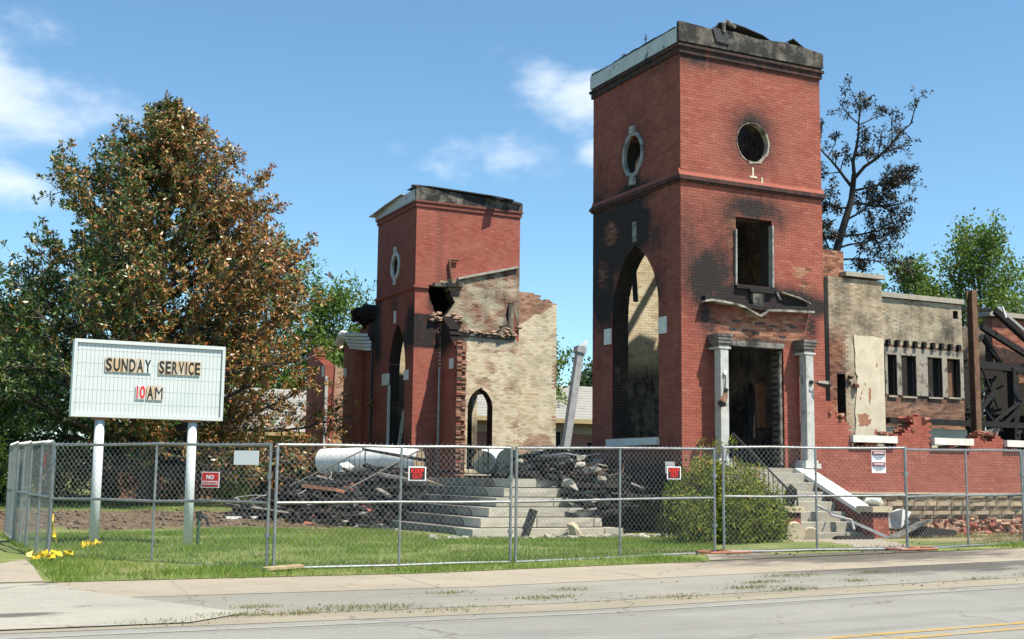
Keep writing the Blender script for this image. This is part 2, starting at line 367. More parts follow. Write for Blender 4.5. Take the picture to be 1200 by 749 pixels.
def paving(name, a, b, c, joints=None, stain=None, grain=70, streak=0, worn=None):
    t = NT(name)
    col = t.mix(t.rng(t.noise(.8, 6, .65), .35, .65), a, b)
    col = t.mix(t.rng(t.noise(2.6, 7, .7), .56, .72, 0, .6), col, c)
    col = t.mix(t.rng(t.noise(grain*2, 3, .6), .4, .75, 0, .35), col, tuple(q*.45 for q in a))
    col = t.mix(t.rng(t.noise(.23, 4, .6), .5, .62, 0, .35), col, tuple(q*.72 for q in a))
    v2 = t.n('ShaderNodeTexVoronoi'); v2.inputs['Scale'].default_value = 55; t.l(t.pos, v2.inputs['Vector'])
    col = t.mix(t.math('MULTIPLY', t.rng(v2.outputs['Color'], .55, .95), .35), col, tuple(min(1, q*1.45) for q in a))
    if streak: col = t.mix(t.rng(t.noise(1.4, 5, .65, sc3=(.12, 1.5, 1)), .5, .72, 0, streak), col, tuple(q*.6 for q in a))
    if worn: col = t.mix(t.rng(t.noise(6, 6, .75), .46, .6, 0, .9), col, worn)
    # hairline cracks
    v = t.n('ShaderNodeTexVoronoi', feature='DISTANCE_TO_EDGE'); v.inputs['Scale'].default_value = .55
    dn = t.n('ShaderNodeTexNoise'); dn.inputs['Scale'].default_value = 1.6; dn.inputs['Detail'].default_value = 5; t.l(t.pos, dn.inputs['Vector'])
    vm = t.n('ShaderNodeVectorMath', operation='MULTIPLY_ADD'); t.l(dn.outputs['Color'], vm.inputs[0]); vm.inputs[1].default_value = (.9,.9,0); t.l(t.pos, vm.inputs[2])
    t.l(vm.outputs[0], v.inputs['Vector'])
    crack = t.math('MULTIPLY', t.rng(v.outputs['Distance'], .012, .0, 0, 1), t.rng(t.noise(.7, 2, .5), .42, .6))
    col = t.mix(t.math('MULTIPLY', crack, .6), col, (.07,.06,.05))
    if stain:   # ash and soot washed out of the burnt stairway
        d = t.n('ShaderNodeVectorMath', operation='DISTANCE'); mp = t.n('ShaderNodeMapping'); mp.inputs['Scale'].default_value = (.42, 1, 0); t.l(t.pos, mp.inputs[0])
        t.l(mp.outputs[0], d.inputs[0]); d.inputs[1].default_value = (stain[0]*.42, stain[1], 0)
        f = t.math('ADD', t.rng(d.outputs['Value'], stain[2], 0, 0, 1, False), t.math('MULTIPLY', t.math('SUBTRACT', t.noise(2.2, 7, .7, sc3=(.5,1.6,1)), .5), 1.3))
        col = t.mix(t.rng(f, .28, .7, 0, .8), col, (.06,.055,.05))
    t.bump(t.noise(grain, 4, .7), .35, .01); M[name] = t.done(col, .9, 0, .25)
paving('sidewalk_concrete', (.30,.262,.205), (.345,.30,.235), (.255,.22,.165), stain=(-1.9, -8.3, 2.6))
paving('apron_concrete', (.315,.30,.255), (.36,.34,.29), (.265,.245,.20), stain=(-15.6, -11.8, .35))
paving('shoulder_asphalt', (.235,.225,.195), (.28,.265,.225), (.30,.27,.21), stain=(-2.6, -10.5, 1.9), streak=.5)
paving('road_asphalt', (.235,.23,.21), (.268,.262,.238), (.29,.275,.24), streak=.6)
paving('gutter_dirt', (.265,.235,.18), (.305,.27,.205), (.23,.20,.15), streak=.4)
paving('line_yellow', (.40,.26,.07), (.38,.27,.10), (.29,.25,.17), worn=(.27,.26,.235))
paving('line_white', (.31,.30,.265), (.29,.28,.25), (.27,.26,.235), worn=(.25,.243,.22))

# ------------------------------------------------------------------ ground, road, pavements
def sheet(name, xs, ys, mat, dz, zfun=GND, keep=None):
    V = []; F = []; idx = {}
    for j, y in enumerate(ys):
        for i, x in enumerate(xs): V.append((x, y, zfun(x, y)+dz))
    nx = len(xs)
    for j in range(len(ys)-1):
        for i in range(nx-1): F.append((j*nx+i, j*nx+i+1, (j+1)*nx+i+1, (j+1)*nx+i))
    V = np.array(V); F = np.array(F)
    return struct(npmesh(name, V, F, np.tile([1,0,.5,0], (len(V), 1)), mat, smooth=True))
def rng_(a, b, s): return list(np.arange(a, b+s*.5, s))
XS = [-700,-300,-120,-60,-40]+rng_(-30, 26, .5)+[32,40,60,120,300,700]
def lawnz(x, y):
    z = GND(x, y)
    if y > -8: z += .05*fbm(x*.25, y*.25, 0)*sstep(-7.9, -7, y)
    if 3.5 < y < 18 and x < 2: z += (.10*fbm(x*1.3, y*1.3, 5)+.02)*sstep(3.5, 5, y)*sstep(18, 16, y)
    return z
sheet('ground', [-700,-300,-100,-50,-30,-15,-10,0,10,16,40,100,300,700], [-700,-300,-100,-60,-30,-10,0,20,60,200,700], M['lawn_soil'], -.10)
sheet('lawn', XS, [-8.24]+rng_(-8.2, 24, .4)+[27,32,40,60,120,300,700], M['lawn_soil'], .03, lawnz)
sheet('road', XS, [-24,-21,-19,-17,-15,-14,-13.05], M['road_asphalt'], .010)
sheet('gutter', XS, [-13.1,-12.8,-12.4], M['gutter_dirt'], .014)
sheet('road_shoulder', XS, [-12.45,-11.5,-10.3], M['shoulder_asphalt'], .018)
sheet('sidewalk', XS, [-10.36,-9.3,-8.2], M['sidewalk_concrete'], .022)
sheet('far_verge', XS, [-60,-40,-24.02], M['lawn_soil'], .004)
# the driveway apron and the walk running back on the left, the worn walk up to the stairway
def poly_sheet(name, poly, mat, dz, zf=GND):
    mb = MB(); mb.add([(x, y, zf(x, y)+dz) for x, y in poly], [tuple(range(len(poly)))]); return struct(mb.build(name, M[mat]))
poly_sheet('driveway_apron', [(-40,-13.06),(-14.1,-12.9),(-13.45,-12.3),(-13.9,-11.2),(-14.55,-9.7),(-14.95,-8.2),(-40,-8.2)], 'apron_concrete', .026)
poly_sheet('footpath', [(-17.2,-8.18),(-14.95,-8.18),(-14.86,-5.6),(-14.84,-2),(-14.9,4),(-14.9,14),(-17.2,14)], 'sidewalk_concrete', .036)
poly_sheet('stairway_walk', [(-5.0,-8.22),(-.1,-8.22),(.2,-7.2),(1.0,-6.0),(2.2,-5.2),(3.4,-4.0),(3.5,-2.6),(.4,-2.6),(-.8,-3.2),(-2.6,-5.4),(-3.6,-6.2),(-4.3,-7.1)], 'sidewalk_concrete', .034)
for nm, y0 in (('road_line', -13.4), ('road_line', -15.93), ('road_line', -16.22)):
    o = sheet(nm, XS, [y0-.055, y0+.055], M['line_white' if y0 > -14 else 'line_yellow'], .014)
# concrete joints in the sidewalk
for x in rng_(-13.6, 8, 3.05):
    mb = MB(); mb.add([(x, -10.34, GND(x,-10)+.0248), (x+.012, -10.34, GND(x,-10)+.0248), (x+.18, -8.26, GND(x,-8.3)+.0248), (x+.168, -8.26, GND(x,-8.3)+.0248)], [(0,1,2,3)])
    struct(mb.build('pavement_joint', M['grey_plaster']))

# ------------------------------------------------------------------ brick walls, laid course by course
BW, BH = .212, .0745
def rect(u0, u1, z0, z1): return lambda z: (u0, u1) if z0 <= z <= z1 else None
def lancet(uc, h, z0, zs, zt):
    H = zt-zs; rr = (H*H+h*h)/(2*h)            # two arcs meeting in a point
    def f(z):
        if z < z0 or z > zt: return None
        if z <= zs: return (uc-h, uc+h)
        e = math.sqrt(max(rr*rr-(z-zs)**2, 0))-(rr-h); return (uc-e, uc+e) if e > 0 else None
    return f
def ell(uc, zc, a, b):
    def f(z):
        t = 1-((z-zc)/b)**2
        return None if t <= 0 else (uc-a*math.sqrt(t), uc+a*math.sqrt(t))
    return f
def ragged(pts, seed):
    def f(u):
        for (a, za), (b, zb) in zip(pts, pts[1:]):
            if a <= u <= b:
                z = za+(zb-za)*(u-a)/(b-a) if b > a else za
                return z+.16*noise.noise(Vector((u*3.1, seed, 0)))
        return pts[0][1] if u < pts[0][0] else pts[-1][1]
    return f
class Wall:
    """origin O (x,y), direction U, outward normal Nn; width, bottom z0, top(u)"""
    def __init__(s, O, U, Nn, width, z0, top, thick, openings=(), col=None, colin=None, inner=False, reveal=True, e0=.004, e1=.004, bw=BW, bh=BH, rough=.003):
        s.__dict__.update(locals())
    def P(s, u, d, z): return (s.O[0]+s.U[0]*u+s.Nn[0]*d, s.O[1]+s.U[1]*u+s.Nn[1]*d, z)
    def prism(s, mb, a0, a1, b0, b1, z0, z1, d0, d1, c):
        """trapezoid u a0..b0 at z0, a1..b1 at z1, depth d0(out)..d1(in)"""
        mb.add([s.P(a0,d0,z0), s.P(b0,d0,z0), s.P(b1,d0,z1), s.P(a1,d0,z1), s.P(a0,d1,z0), s.P(b0,d1,z0), s.P(b1,d1,z1), s.P(a1,d1,z1)],
               [(0,1,2,3),(7,6,5,4),(0,4,5,1),(1,5,6,2),(2,6,7,3),(3,7,4,0)], c)
    def run(s, core, bricks, singles=None, pick=None):
        zt = s.top if callable(s.top) else (lambda u: s.top)
        zmax = max(zt(s.width*i/60) for i in range(61))+.2
        rows = int((zmax-s.z0)/s.bh)+1; rnd = random.Random(int(abs(s.O[0]*91+s.O[1]*57+s.z0*13+s.width*7)))
        for k in range(rows):
            zl = s.z0+k*s.bh; zh = zl+s.bh; zm = (zl+zh)/2
            cuts = []
            for f in s.openings:
                m = f(zm)
                if m:
                    lo = f(zl) or m; hi = f(zh) or m
                    cuts.append((m[0], m[1], lo, hi))
            cuts.sort()
            free = []; cur = (s.e0, s.e0, s.e0, False)
            for a, b, lo, hi in cuts:
                if a > cur[0]: free.append((cur, (a, lo[0], hi[0], True)))
                cur = (b, lo[1], hi[1], True)
            free.append((cur, (s.width-s.e1,)*3+(False,)))
            off = (0, .5, .25, .75)[k % 4] if k % 2 else 0
            off = .5 if k % 2 else 0
            for L, Rr in free:
                if Rr[0]-L[0] < .03: continue
                i0 = int(math.floor(L[0]/s.bw-off)); u = (i0+off)*s.bw; run = None
                cells = []
                while u < Rr[0]:
                    a, b = max(u, L[0]), min(u+s.bw, Rr[0])
                    if b-a > .012: cells.append((a, b, u <= L[0], u+s.bw >= Rr[0]))
                    u += s.bw
                runs = []
                for a, b, fl, fr in cells:
                    uc = (a+b)/2
                    if zh > zt(uc):
                        run = None; continue
                    al, ah = (L[1], L[2]) if fl else (a, a)
                    bl, bh = (Rr[1], Rr[2]) if fr else (b, b)
                    if run is None: run = [al, ah, bl, bh, fl and L[3], fr and Rr[3]]; runs.append(run)
                    else: run[2], run[3], run[5] = bl, bh, fr and Rr[3]
                    g = .003; r1 = rnd.random(); j = rnd.uniform(-s.rough, s.rough)
                    gl, gr = (0 if fl else g), (0 if fr else g)
                    p = s.P(uc, 0, zm); cc = s.col(uc, zm, p)
                    q4 = [(cc[0], s.col(uu, zz, p)[1], r1, cc[2]) for uu, zz in ((al, zl), (bl, zl), (bh, zh), (ah, zh))]; c4 = q4+q4
                    tgt = bricks
                    if pick and pick(p, b-a): tgt = MB(); singles.append(tgt)
                    s.prism(tgt, al+gl, ah+gl, bl-gr, bh-gr, zl+g, zh-g, j, -.03, c4)
                    if s.inner:
                        cc = s.colin(uc, zm, p); c4 = (cc[0], cc[1], rnd.random(), cc[2])
                        s.prism(bricks, al+gl, ah+gl, bl-gr, bh-gr, zl+g, zh-g, -s.thick+.03, -s.thick+j, c4)
                for al, ah, bl, bh, ol, orr in runs:
                    p = s.P((al+bl)/2, 0, zm)
                    nseg = max(1, int((bl-al)/.3)); cs = []
                    for q in range(nseg):
                        f0, f1 = q/nseg, (q+1)/nseg
                        a0, a1 = al+(bl-al)*f0, ah+(bh-ah)*f0; b0, b1 = al+(bl-al)*f1, ah+(bh-ah)*f1
                        if q == 0 and not ol: a0 += .008; a1 += .008
                        if q == nseg-1 and not orr: b0 -= .008; b1 -= .008
                        um = (a0+b0)/2; cc = s.col(um, zm, s.P(um, 0, zm)); ci = s.colin(um, zm, p) if s.colin else cc
                        cin = (ci[0], ci[1], .5, ci[2]); sa, sb = s.col(a0, zm, p)[1], s.col(b0, zm, p)[1]
                        ca, cb = (cc[0], sa, .5, cc[2]), (cc[0], sb, .5, cc[2])
                        s.prism(core, a0, a1, b0, b1, zl, zh, -.0045, -s.thick+.008, [ca, cb, cb, ca]+[cin]*4)
                    if s.reveal:
                        for flag, e0, e1, sg in ((ol, al, ah, -1), (orr, bl, bh, 1)):
                            if not flag: continue
                            n = max(1, int(round(s.thick/.2))); 
                            for q in range(n):
                                d0, d1 = -.032-(s.thick-.064)*q/n, -.032-(s.thick-.064)*(q+1)/n
                                ci = (s.colin or s.col)(e0, zm, p); c4 = (0, clamp(ci[1]+.25), rnd.random(), ci[2])
                                jj = .006*sg+rnd.uniform(-.002, .002)
                                if abs(e1-e0) > .1: continue
                                s.prism(bricks, min(e0, e0+jj), min(e1, e1+jj), max(e0, e0+jj), max(e1, e1+jj), zl+.004, zh-.004, d0-.004, d1+.004, c4)
def blobs(lst):
    def f(u, z):
        v = 0
        for cu, cz, ru, rz, s in lst:
            d = ((u-cu)/ru)**2+((z-cz)/rz)**2
            if d < 4: v = max(v, s*math.exp(-d*1.2))
        return v
    return f

# ================================================================== near tower
TW, TD, TZ0, TZ1, TT = 4.41, 4.32, 1.02, 11.95, .5
tower = thing('brick_tower', 'tall burnt red brick bell tower with a columned side door, nearest the road', 'tower', (2.2, 2.16, 0))
wsoot = blobs([(2.9,7.7,1.2,.95,1.25),(3.9,7.3,.8,1.6,1.15),(1.95,7.7,.6,.65,1.1),(3.6,6.2,.7,1.0,.7),(2.2,8.7,.9,.4,.8),(2.15,9.0,.35,.3,.6),(1.2,7.4,.5,.5,.35),
               (2.2,9.8,.7,.9,.30),(2.0,1.2,3,.7,.55),(.6,11.8,1.2,.2,.25),(1.0,6.2,.25,.8,.3)])
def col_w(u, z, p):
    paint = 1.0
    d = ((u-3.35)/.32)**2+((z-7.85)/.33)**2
    s = clamp(.25+.10*fbm(u*.6, z*.6, 4)+1.75*wsoot(u, z)*(.85+.25*fbm(u*1.4, z*1.4, 2.2)+.28*noise.noise(Vector((u*4, z*.6, 5)))))  # even base tone on this face is shade put into colour; blobs are soot
    if d < 1: paint, s = .2, s*.45
    d = ((u-3.75)/.22)**2+((z-6.75)/.4)**2
    if d < 1 and noise.noise(Vector((u*9, z*9, 1))) > -.1: paint, s = .3, s*.5
    return paint, s, 0
ssoot = blobs([(2.22,10.25,.72,.55,.95),(2.22,9.85,.8,.75,.8),(2.2,9.2,.5,.25,.5),(2.2,8.15,1.15,.40,1.0),(1.45,8.0,.4,.6,.7),(3.0,8.0,.32,.5,.7),(.75,6.25,.95,1.0,1.05),(.2,6.9,.5,1.5,.62),
               (1.3,6.6,.55,1.1,.8),(.9,7.6,.8,.9,.4),(2.2,5.92,1.9,.32,1.4),(3.4,5.88,.95,.32,1.3),(4.2,5.75,.5,.3,1.1),(.72,5.4,.25,.6,1.0),(.85,4.8,.17,.7,.65),(3.97,5.25,.2,.5,.95),(3.88,4.6,.14,.45,.6),
               (.4,11.85,1.3,.35,.85),(2.3,11.9,2.8,.2,.75),(4.2,11.85,.6,.25,.6),(2.2,1.2,2.4,.3,.3),(2.2,4.75,1.2,.14,.75)])
def col_s(u, z, p):
    paint, buff = 1.0, 0
    if .75 < u < 3.9 and 4.72 < z < 5.52: paint = .36+.3*noise.noise(Vector((u*1.5, z*2.5, 3)))
    if 1.42 < u < 1.64 and 7.0 < z < 8.0: paint = .3
    if 3.4 < u < 3.95 and 6.05 < z < 6.75 and noise.noise(Vector((u*2, z*2, 8))) > .05: paint = .3
    return paint, clamp(.04+1.15*ssoot(u, z)*(.92+.16*fbm(u*1.6, z*1.6, 7)+.16*noise.noise(Vector((u*4.5, z*.6, 2))))), buff
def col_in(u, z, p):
    s = .06+.75*(1-sstep(3.9, 4.8, z))+.12*fbm(u*.8, z*.8, 1)+.75*sstep(8.0, 9.0, z)  # soot higher up; darkening below the sun line is painted-in shade
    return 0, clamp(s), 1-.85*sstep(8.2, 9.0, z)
def col_char(u, z, p): return 0, clamp(.78+.3*fbm(u*.9, z*.9, 4)), .25
core, bk, singles = MB(), MB(), []
camd = lambda p: (p[0]-CAM.x)**2+(p[1]-CAM.y)**2+(p[2]-CAM.z)**2
LIM = 31.15**2
pick = lambda p, wdt: wdt > .19 and len(singles) < 300 and camd(p) < LIM and p[2] > 2.1
south = Wall((0,0), (1,0), (0,-1), TW, TZ0, TZ1, TT, [ell(2.21,9.85,.5,.53), rect(1.65,2.77,6.14,7.87), rect(1.27,3.07,1.4,4.70)], col_s, col_char, inner=False)
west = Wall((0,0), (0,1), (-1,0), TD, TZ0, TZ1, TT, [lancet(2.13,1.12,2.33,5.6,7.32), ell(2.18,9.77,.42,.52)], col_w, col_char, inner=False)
north = Wall((0,TD), (1,0), (0,1), TW, TZ0, TZ1, TT, [], lambda u, z, p: (1,0,0), col_in, inner=True)
east = Wall((TW,0), (0,1), (1,0), TD, TZ0, TZ1, TT, [lancet(2.5,.2,2.4,3.5,4.0)], lambda u, z, p: (.2,.2,0), col_char, inner=True)
south.run(core, bk, singles, pick); west.run(core, bk, singles, pick); north.run(core, bk); east.run(core, bk)
core.build('wall', M['mortar'], tower); bk.build('brickwork', M['brick'], tower, kind='stuff')
for mb in singles: mb.build('brick', M['brick'], tower, recalc=True)

def stones(parent, O, U, Nn, width, zb, heights, lw, mat, soot, proud=.05, depth=.3, seed=1, name='stone', spare=None):
    rn = random.Random(seed); z = zb
    for h in heights:
        u = -rn.uniform(0, .2)
        while u < width:
            l = rn.uniform(*lw); a, b = max(u, 0), min(u+l, width); u += l
            if b-a < .06: continue
            mb = MB(); g = .011; nu = 4; nz = 2; vs = []; pr = proud*rn.uniform(.3, 1)
            if spare and spare((a+b)/2, z): continue
            for jz in range(nz+1):
                for iu in range(nu+1):
                    uu = a+g+(b-a-2*g)*iu/nu; zz = z+g+(h-2*g)*jz/nz
                    ed = iu in (0, nu) or jz in (0, nz)
                    d = (0 if ed else pr)+rn.uniform(0, .012)
                    vs.append((O[0]+U[0]*uu+Nn[0]*d, O[1]+U[1]*uu+Nn[1]*d, zz))
            n = (nu+1)*(nz+1); c = [(1, soot((a+b)/2, z+h/2), rn.random(), 0)]*n
            fs = [(jz*(nu+1)+iu, jz*(nu+1)+iu+1, (jz+1)*(nu+1)+iu+1, (jz+1)*(nu+1)+iu) for jz in range(nz) for iu in range(nu)]
            for (iu, jz) in ((0,0),(nu,0),(nu,nz),(0,nz)):
                q = vs[jz*(nu+1)+iu]; vs.append((q[0]-Nn[0]*depth, q[1]-Nn[1]*depth, q[2])); c.append(c[0])
            B0, B1, B2, B3 = n, n+1, n+2, n+3
            fs += [tuple(range(nu+1))[::-1]+(B0, B1), tuple(range(nz*(nu+1), n))+(B2, B3), tuple(jz*(nu+1) for jz in range(nz+1))+(B3, B0),
                   tuple(jz*(nu+1)+nu for jz in range(nz, -1, -1))+(B1, B2), (B0,B3,B2,B1)]
            mb.add(vs, fs, c); mb.build(name, mat, parent)
        z += h
bsoot = lambda u, z: clamp(.45+.5*noise.noise(Vector((u*.8, z*1.5, 4))))
stones(tower, (0,0), (0,1), (-1,0), TD, -.15, (.32,.30,.30,.25), (.45,.8), M['base_stone'], lambda u, z: clamp(bsoot(u, z)+.15), .05, .4, 3)
stones(tower, (0,0), (1,0), (0,-1), TW, -.15, (.32,.30,.30,.25), (.45,.8), M['base_stone'], bsoot, .05, .4, 4)
mb = MB(); mb.box(.05, TW-.05, .05, TD-.05, -.2, 1.0, (1,.5,.5,0)); mb.build('foundation_core', M['base_stone'], tower)

# string course, cornice, parapet panels
def band(parent, x0, x1, y0, y1, steps, mat, name, soot=None):
    """ring moulding: list of (proj, z0, z1)"""
    for pj, z0, z1 in steps:
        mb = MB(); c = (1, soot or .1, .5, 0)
        def seg(ax, ay, bx, by, n=10):
            pass
        p = pj; t = .12
        mb.cur = c
        mb.box(x0-p, x1+p, y0-p, y0+t, z0, z1); mb.box(x0-p, x0+t, y0+t, y1-t, z0, z1); mb.box(x1-t, x1+p, y0+t, y1-t, z0, z1); mb.box(x0-p, x1+p, y1-t, y1+p, z0, z1)
        mb.build(name, mat, parent)
band(tower, 0, TW, 0, TD, [(.045,8.585,8.64),(.085,8.645,8.71),(.06,8.712,8.75)], M['brick'], 'string_course', .8)  # courses darkened in colour to stand for the shadow under the belt
mb = MB(); mb.prism([(-.035,8.752),(.02,8.752),(.02,8.92)], 0, -.05, TW+.05, (1,.03,.6,0)); mb.build('string_course_slope', M['brick'], tower)
mb = MB(); mb.prism([(-.035,8.752),(.02,8.752),(.02,8.92)], 1, -.0, TD+.05, (1,.3,.6,0)); mb.build('string_course_slope', M['brick'], tower)
band(tower, 0, TW, 0, TD, [(.05,11.868,12.02),(.095,12.022,12.09)], M['brick'], 'cornice', .85)
band(tower, 0, TW, 0, TD, [(.035,12.092,12.15)], M['charred_wood'], 'cornice')
mb = MB(); mb.box(-.07, .09, -.0, TD+.07, 12.152, 12.53); mb.build('parapet_panel', M['blue_grey_panel'], tower)
mb = MB()
pts = [(-.08,12.152),(TW+.07,12.152),(TW+.07,12.55),(3.9,12.62),(3.2,12.66),(2.4,12.60),(1.6,12.66),(.9,12.62),(-.08,12.66)]
mb.prism(pts, 1, -.085, .02); mb.build('parapet_panel', M['burnt_parapet'], tower)
mb = MB(); mb.box(TW-.09, TW+.06, .02, TD-.07, 12.152, 12.45); mb.box(-.0, TW+.06, TD-.07, TD+.07, 12.152, 12.4); mb.build('parapet_panel', M['burnt_parapet'], tower)
mb = MB()
for i in range(14):
    y = .1+i*.3; mb.box(-.09+random.uniform(0,.03), .12, y, y+.31, 12.532, 12.56+random.uniform(0,.03))
mb.build('roof_edge', M['roof_felt'], tower)
# torn roofing sheets curling over the parapet
def sheet_strip(parent, name, mat, pts, width, thick=.02):
    """bent sheet: list of points (x,y,z) for its spine, width vector"""
    mb = MB(); wv = Vector(width); n = len(pts); vs = []
    for p in pts:
        p = Vector(p)
        vs += [p, p+wv, p+wv+Vector((0,0,thick)), p+Vector((0,0,thick))]
    fs = [(0,1,2,3), tuple(4*(n-1)+i for i in (3,2,1,0))]
    for i in range(n-1):
        a = 4*i; b = a+4
        fs += [(a, b, b+1, a+1), (a+1, b+1, b+2, a+2), (a+2, b+2, b+3, a+3), (a+3, b+3, b, a)]
    mb.add(vs, fs); return mb.build(name, mat, parent)
sheet_strip(tower, 'torn_roofing', M['roof_felt'], [(1.0,-.10,12.55),(1.15,-.06,12.82),(1.5,.0,12.93),(2.0,.02,12.88),(2.6,.04,12.78),(3.0,.05,12.62)], (0,.3,-.1))
sheet_strip(tower, 'torn_roofing', M['roof_felt'], [(3.2,-.05,12.62),(3.55,-.02,12.83),(4.05,.02,12.6)], (0,.25,0))
mb = MB(); mb.add([(.92,-.12,12.66),(1.36,-.12,12.64),(1.42,-.12,12.28),(1.02,-.12,12.30),(.92,-.10,12.66),(1.36,-.10,12.64),(1.42,-.10,12.28),(1.02,-.10,12.30)], [(0,1,2,3),(7,6,5,4),(0,4,5,1),(1,5,6,2),(2,6,7,3),(3,7,4,0)]); mb.build('hanging_felt', M['roof_felt'], tower)
mb = MB(); mb.tube([(1.25,-.14,12.58),(1.22,-.16,12.78),(1.32,-.16,12.86),(1.6,-.14,12.76)], [.03,.05,.06,.04], 6); mb.build('bent_flashing', M['burnt_paint'], tower)
for a, b in (((3.0,.4,12.45),(4.1,2.0,12.5)), ((2.8,3.9,12.35),(4.1,.6,12.5))):
    mb = MB(); mb.beam(a, b, .09, .2, .1, .03); mb.build('charred_joist', M['charred_wood'], tower)
for y, h in ((1.55,.33),(2.65,.15)):
    mb = MB(); mb.tube([(-.02,y,12.53),(-.02,y,12.53+h)], .012, 6); mb.tube([(-.10,y,12.53+h*.6),(.06,y,12.53+h*.6)], .009, 5); mb.tube([(-.02,y-.08,12.53+h*.7),(-.02,y+.08,12.53+h*.55)], .009, 5); mb.build('finial', M['iron'], tower)

# west oval window with white surround, keystones
def ring(parent, name, mat, wall, uc, zc, a, b, wdt, d0, d1, soot=0, n=28, gaps=None, jit=0):
    mb = MB(); vs = []; 
    for i in range(n):
        t = 2*math.pi*i/n; k = 1+random.uniform(-jit, jit)
        wv = wdt(t) if callable(wdt) else wdt
        for q, d in ((0, d0), (wv*k, d0), (wv*k, d1), (0, d1)):
            vs.append(wall.P(uc+(a+q)*math.cos(t), d, zc+(b+q)*math.sin(t)))
    fs = []
    for i in range(n):
        if gaps and gaps(2*math.pi*i/n): continue
        x = 4*i; y = 4*((i+1) % n)
        for q in range(4): fs.append((x+q, x+(q+1) % 4, y+(q+1) % 4, y+q))
    mb.add(vs, fs, (1, soot, .5, 0)); return mb.build(name, mat, parent, smooth=False)
ring(tower, 'window_surround', M['dirty_frame'], west, 2.18, 9.77, .41, .51, .10, .05, -.04)
for z, h, wd in ((10.43,.2,.1),(9.05,.2,.1)):
    mb = MB(); mb.box(-.09, .02, 2.18-wd, 2.18+wd, z-h/2, z+h/2); mb.build('keystone', M['dirty_frame'], tower)
ring(tower, 'window_surround', M['burnt_paint'], south, 2.21, 9.85, .49, .515, lambda t: .02+.05*noise.noise(Vector((math.cos(t)*2, math.sin(t)*2, 3))), .012, -.18, 0, 30, None, .5)
ring(tower, 'broken_rim', M['grey_plaster'], south, 2.21, 9.85, .47, .50, lambda t: .05+.05*noise.noise(Vector((t*3, 2, 1))), .016, -.12, 0, 34, lambda t: .5 < t < 4.4, .25)
mb = MB(); mb.box(2.17, 2.22, -.012, .01, 8.98, 9.2); mb.box(2.1, 2.32, -.012, .01, 8.93, 8.98); mb.box(2.45, 2.5, -.012, .01, 8.82, 8.98); mb.build('plaster_scar', M['plaster'], tower)
# impost blocks, sill of the lancet
for (u0, u1, z0, z1) in ((.62,.98,4.89,5.31),(3.29,3.65,4.86,5.28)):
    mb = MB(); mb.box(-.03, .05, u0, u1, z0, z1, (1,.0,.5,0)); mb.build('impost_block', M['white_stone'], tower)
mb = MB(); mb.box(-.10, .45, .98, 3.42, 2.15, 2.33, (1,.08,.5,0)); mb.build('window_sill', M['white_stone'], tower)
mb = MB(); mb.box(-.035, .03, 2.02, 2.2, 7.42, 7.95, (1,.75,.5,0)); mb.build('keystone', M['white_stone'], tower)
mb = MB(); mb.beam((.2,2.4,5.9),(.35,2.75,6.9),.12,.1,0,.02); mb.build('charred_frame', M['charred_wood'], tower)
# stick leaning inside that throws a shadow on the back wall
mb = MB(); mb.beam((1.2,.9,10.2),(1.7,2.9,9.4),.22,.12,0,.03); mb.build('charred_joist', M['charred_wood'], tower)
# rectangular upper window frame
for a, b, w_ in (((1.60,6.10),(1.68,7.55),.1),((2.74,6.15),(2.82,7.75),.1)):
    mb = MB(); mb.prism([(a[0],a[1]),(a[0]+.05,a[1]),(b[0]-.015,b[1]),(b[0]-.06,b[1])], 1, -.04, .12); mb.build('window_jamb', M['dirty_frame'], tower)
mb = MB(); mb.prism([(1.55,6.4),(1.6,6.4),(1.62,7.45),(1.57,7.5)], 1, -.02, .0); mb.build('window_jamb', M['charred_wood'], tower)
mb = MB(); mb.prism([(2.84,6.05),(2.9,6.02),(3.0,5.86),(2.96,5.86)], 1, -.05, .0); mb.build('hanging_trim', M['dirty_frame'], tower)
mb = MB(); mb.box(1.6, 2.85, -.08, .3, 6.05, 6.13); mb.build('window_sill', M['charred_wood'], tower)
mb = MB(); mb.box(2.0, 2.75, -.1, .1, 5.98, 6.045); mb.build('window_sill', M['charred_wood'], tower)
# remains of the door hood: curled metal edge, charred board, keystone box
def wavy(parent, name, mat, pts, y0, y1, th):
    mb = MB(); n = len(pts); vs = []
    for x, z in pts: vs += [(x, y0, z), (x, y1, z), (x, y1, z+th), (x, y0, z+th)]
    fs = [(0,1,2,3), tuple(4*(n-1)+i for i in (3,2,1,0))]
    for i in range(n-1):
        a = 4*i; b = a+4
        for q in range(4): fs.append((a+q, b+q, b+(q+1) % 4, a+(q+1) % 4))
    mb.add(vs, fs); return mb.build(name, mat, parent)
wavy(tower, 'door_hood', M['burnt_paint'], [(.55,5.60),(.75,5.64),(1.1,5.62),(1.5,5.58),(1.75,5.53),(2.0,5.42),(2.2,5.34),(2.35,5.40),(2.45,5.50),(2.9,5.53),(3.4,5.54),(3.9,5.56)], -.24, .02, .05)
wavy(tower, 'door_hood', M['charred_wood'], [(.6,5.67),(1.2,5.66),(2.0,5.55),(2.3,5.52),(2.6,5.58),(3.88,5.62)], -.16, .02, .1)
wavy(tower, 'door_hood', M['burnt_paint'], [(2.98,6.03),(3.2,5.98),(3.5,5.93),(3.88,5.80)], -.12, .02, .03)
mb = MB(); mb.box(2.08, 2.42, -.1, .02, 5.62, 5.95); mb.build('keystone', M['burnt_parapet'], tower)
rn = random.Random(3)
for x, z in ((1.55,5.20),(2.2,5.18),(2.66,5.14),(1.42,4.98),(2.1,4.93),(2.95,4.89),(3.3,5.15)):
    mb = MB(); mb.box(x, x+.2+rn.uniform(0,.05), -.008, .05, z, z+.055); mb.build('joist_pocket', M['roof_felt'], tower)
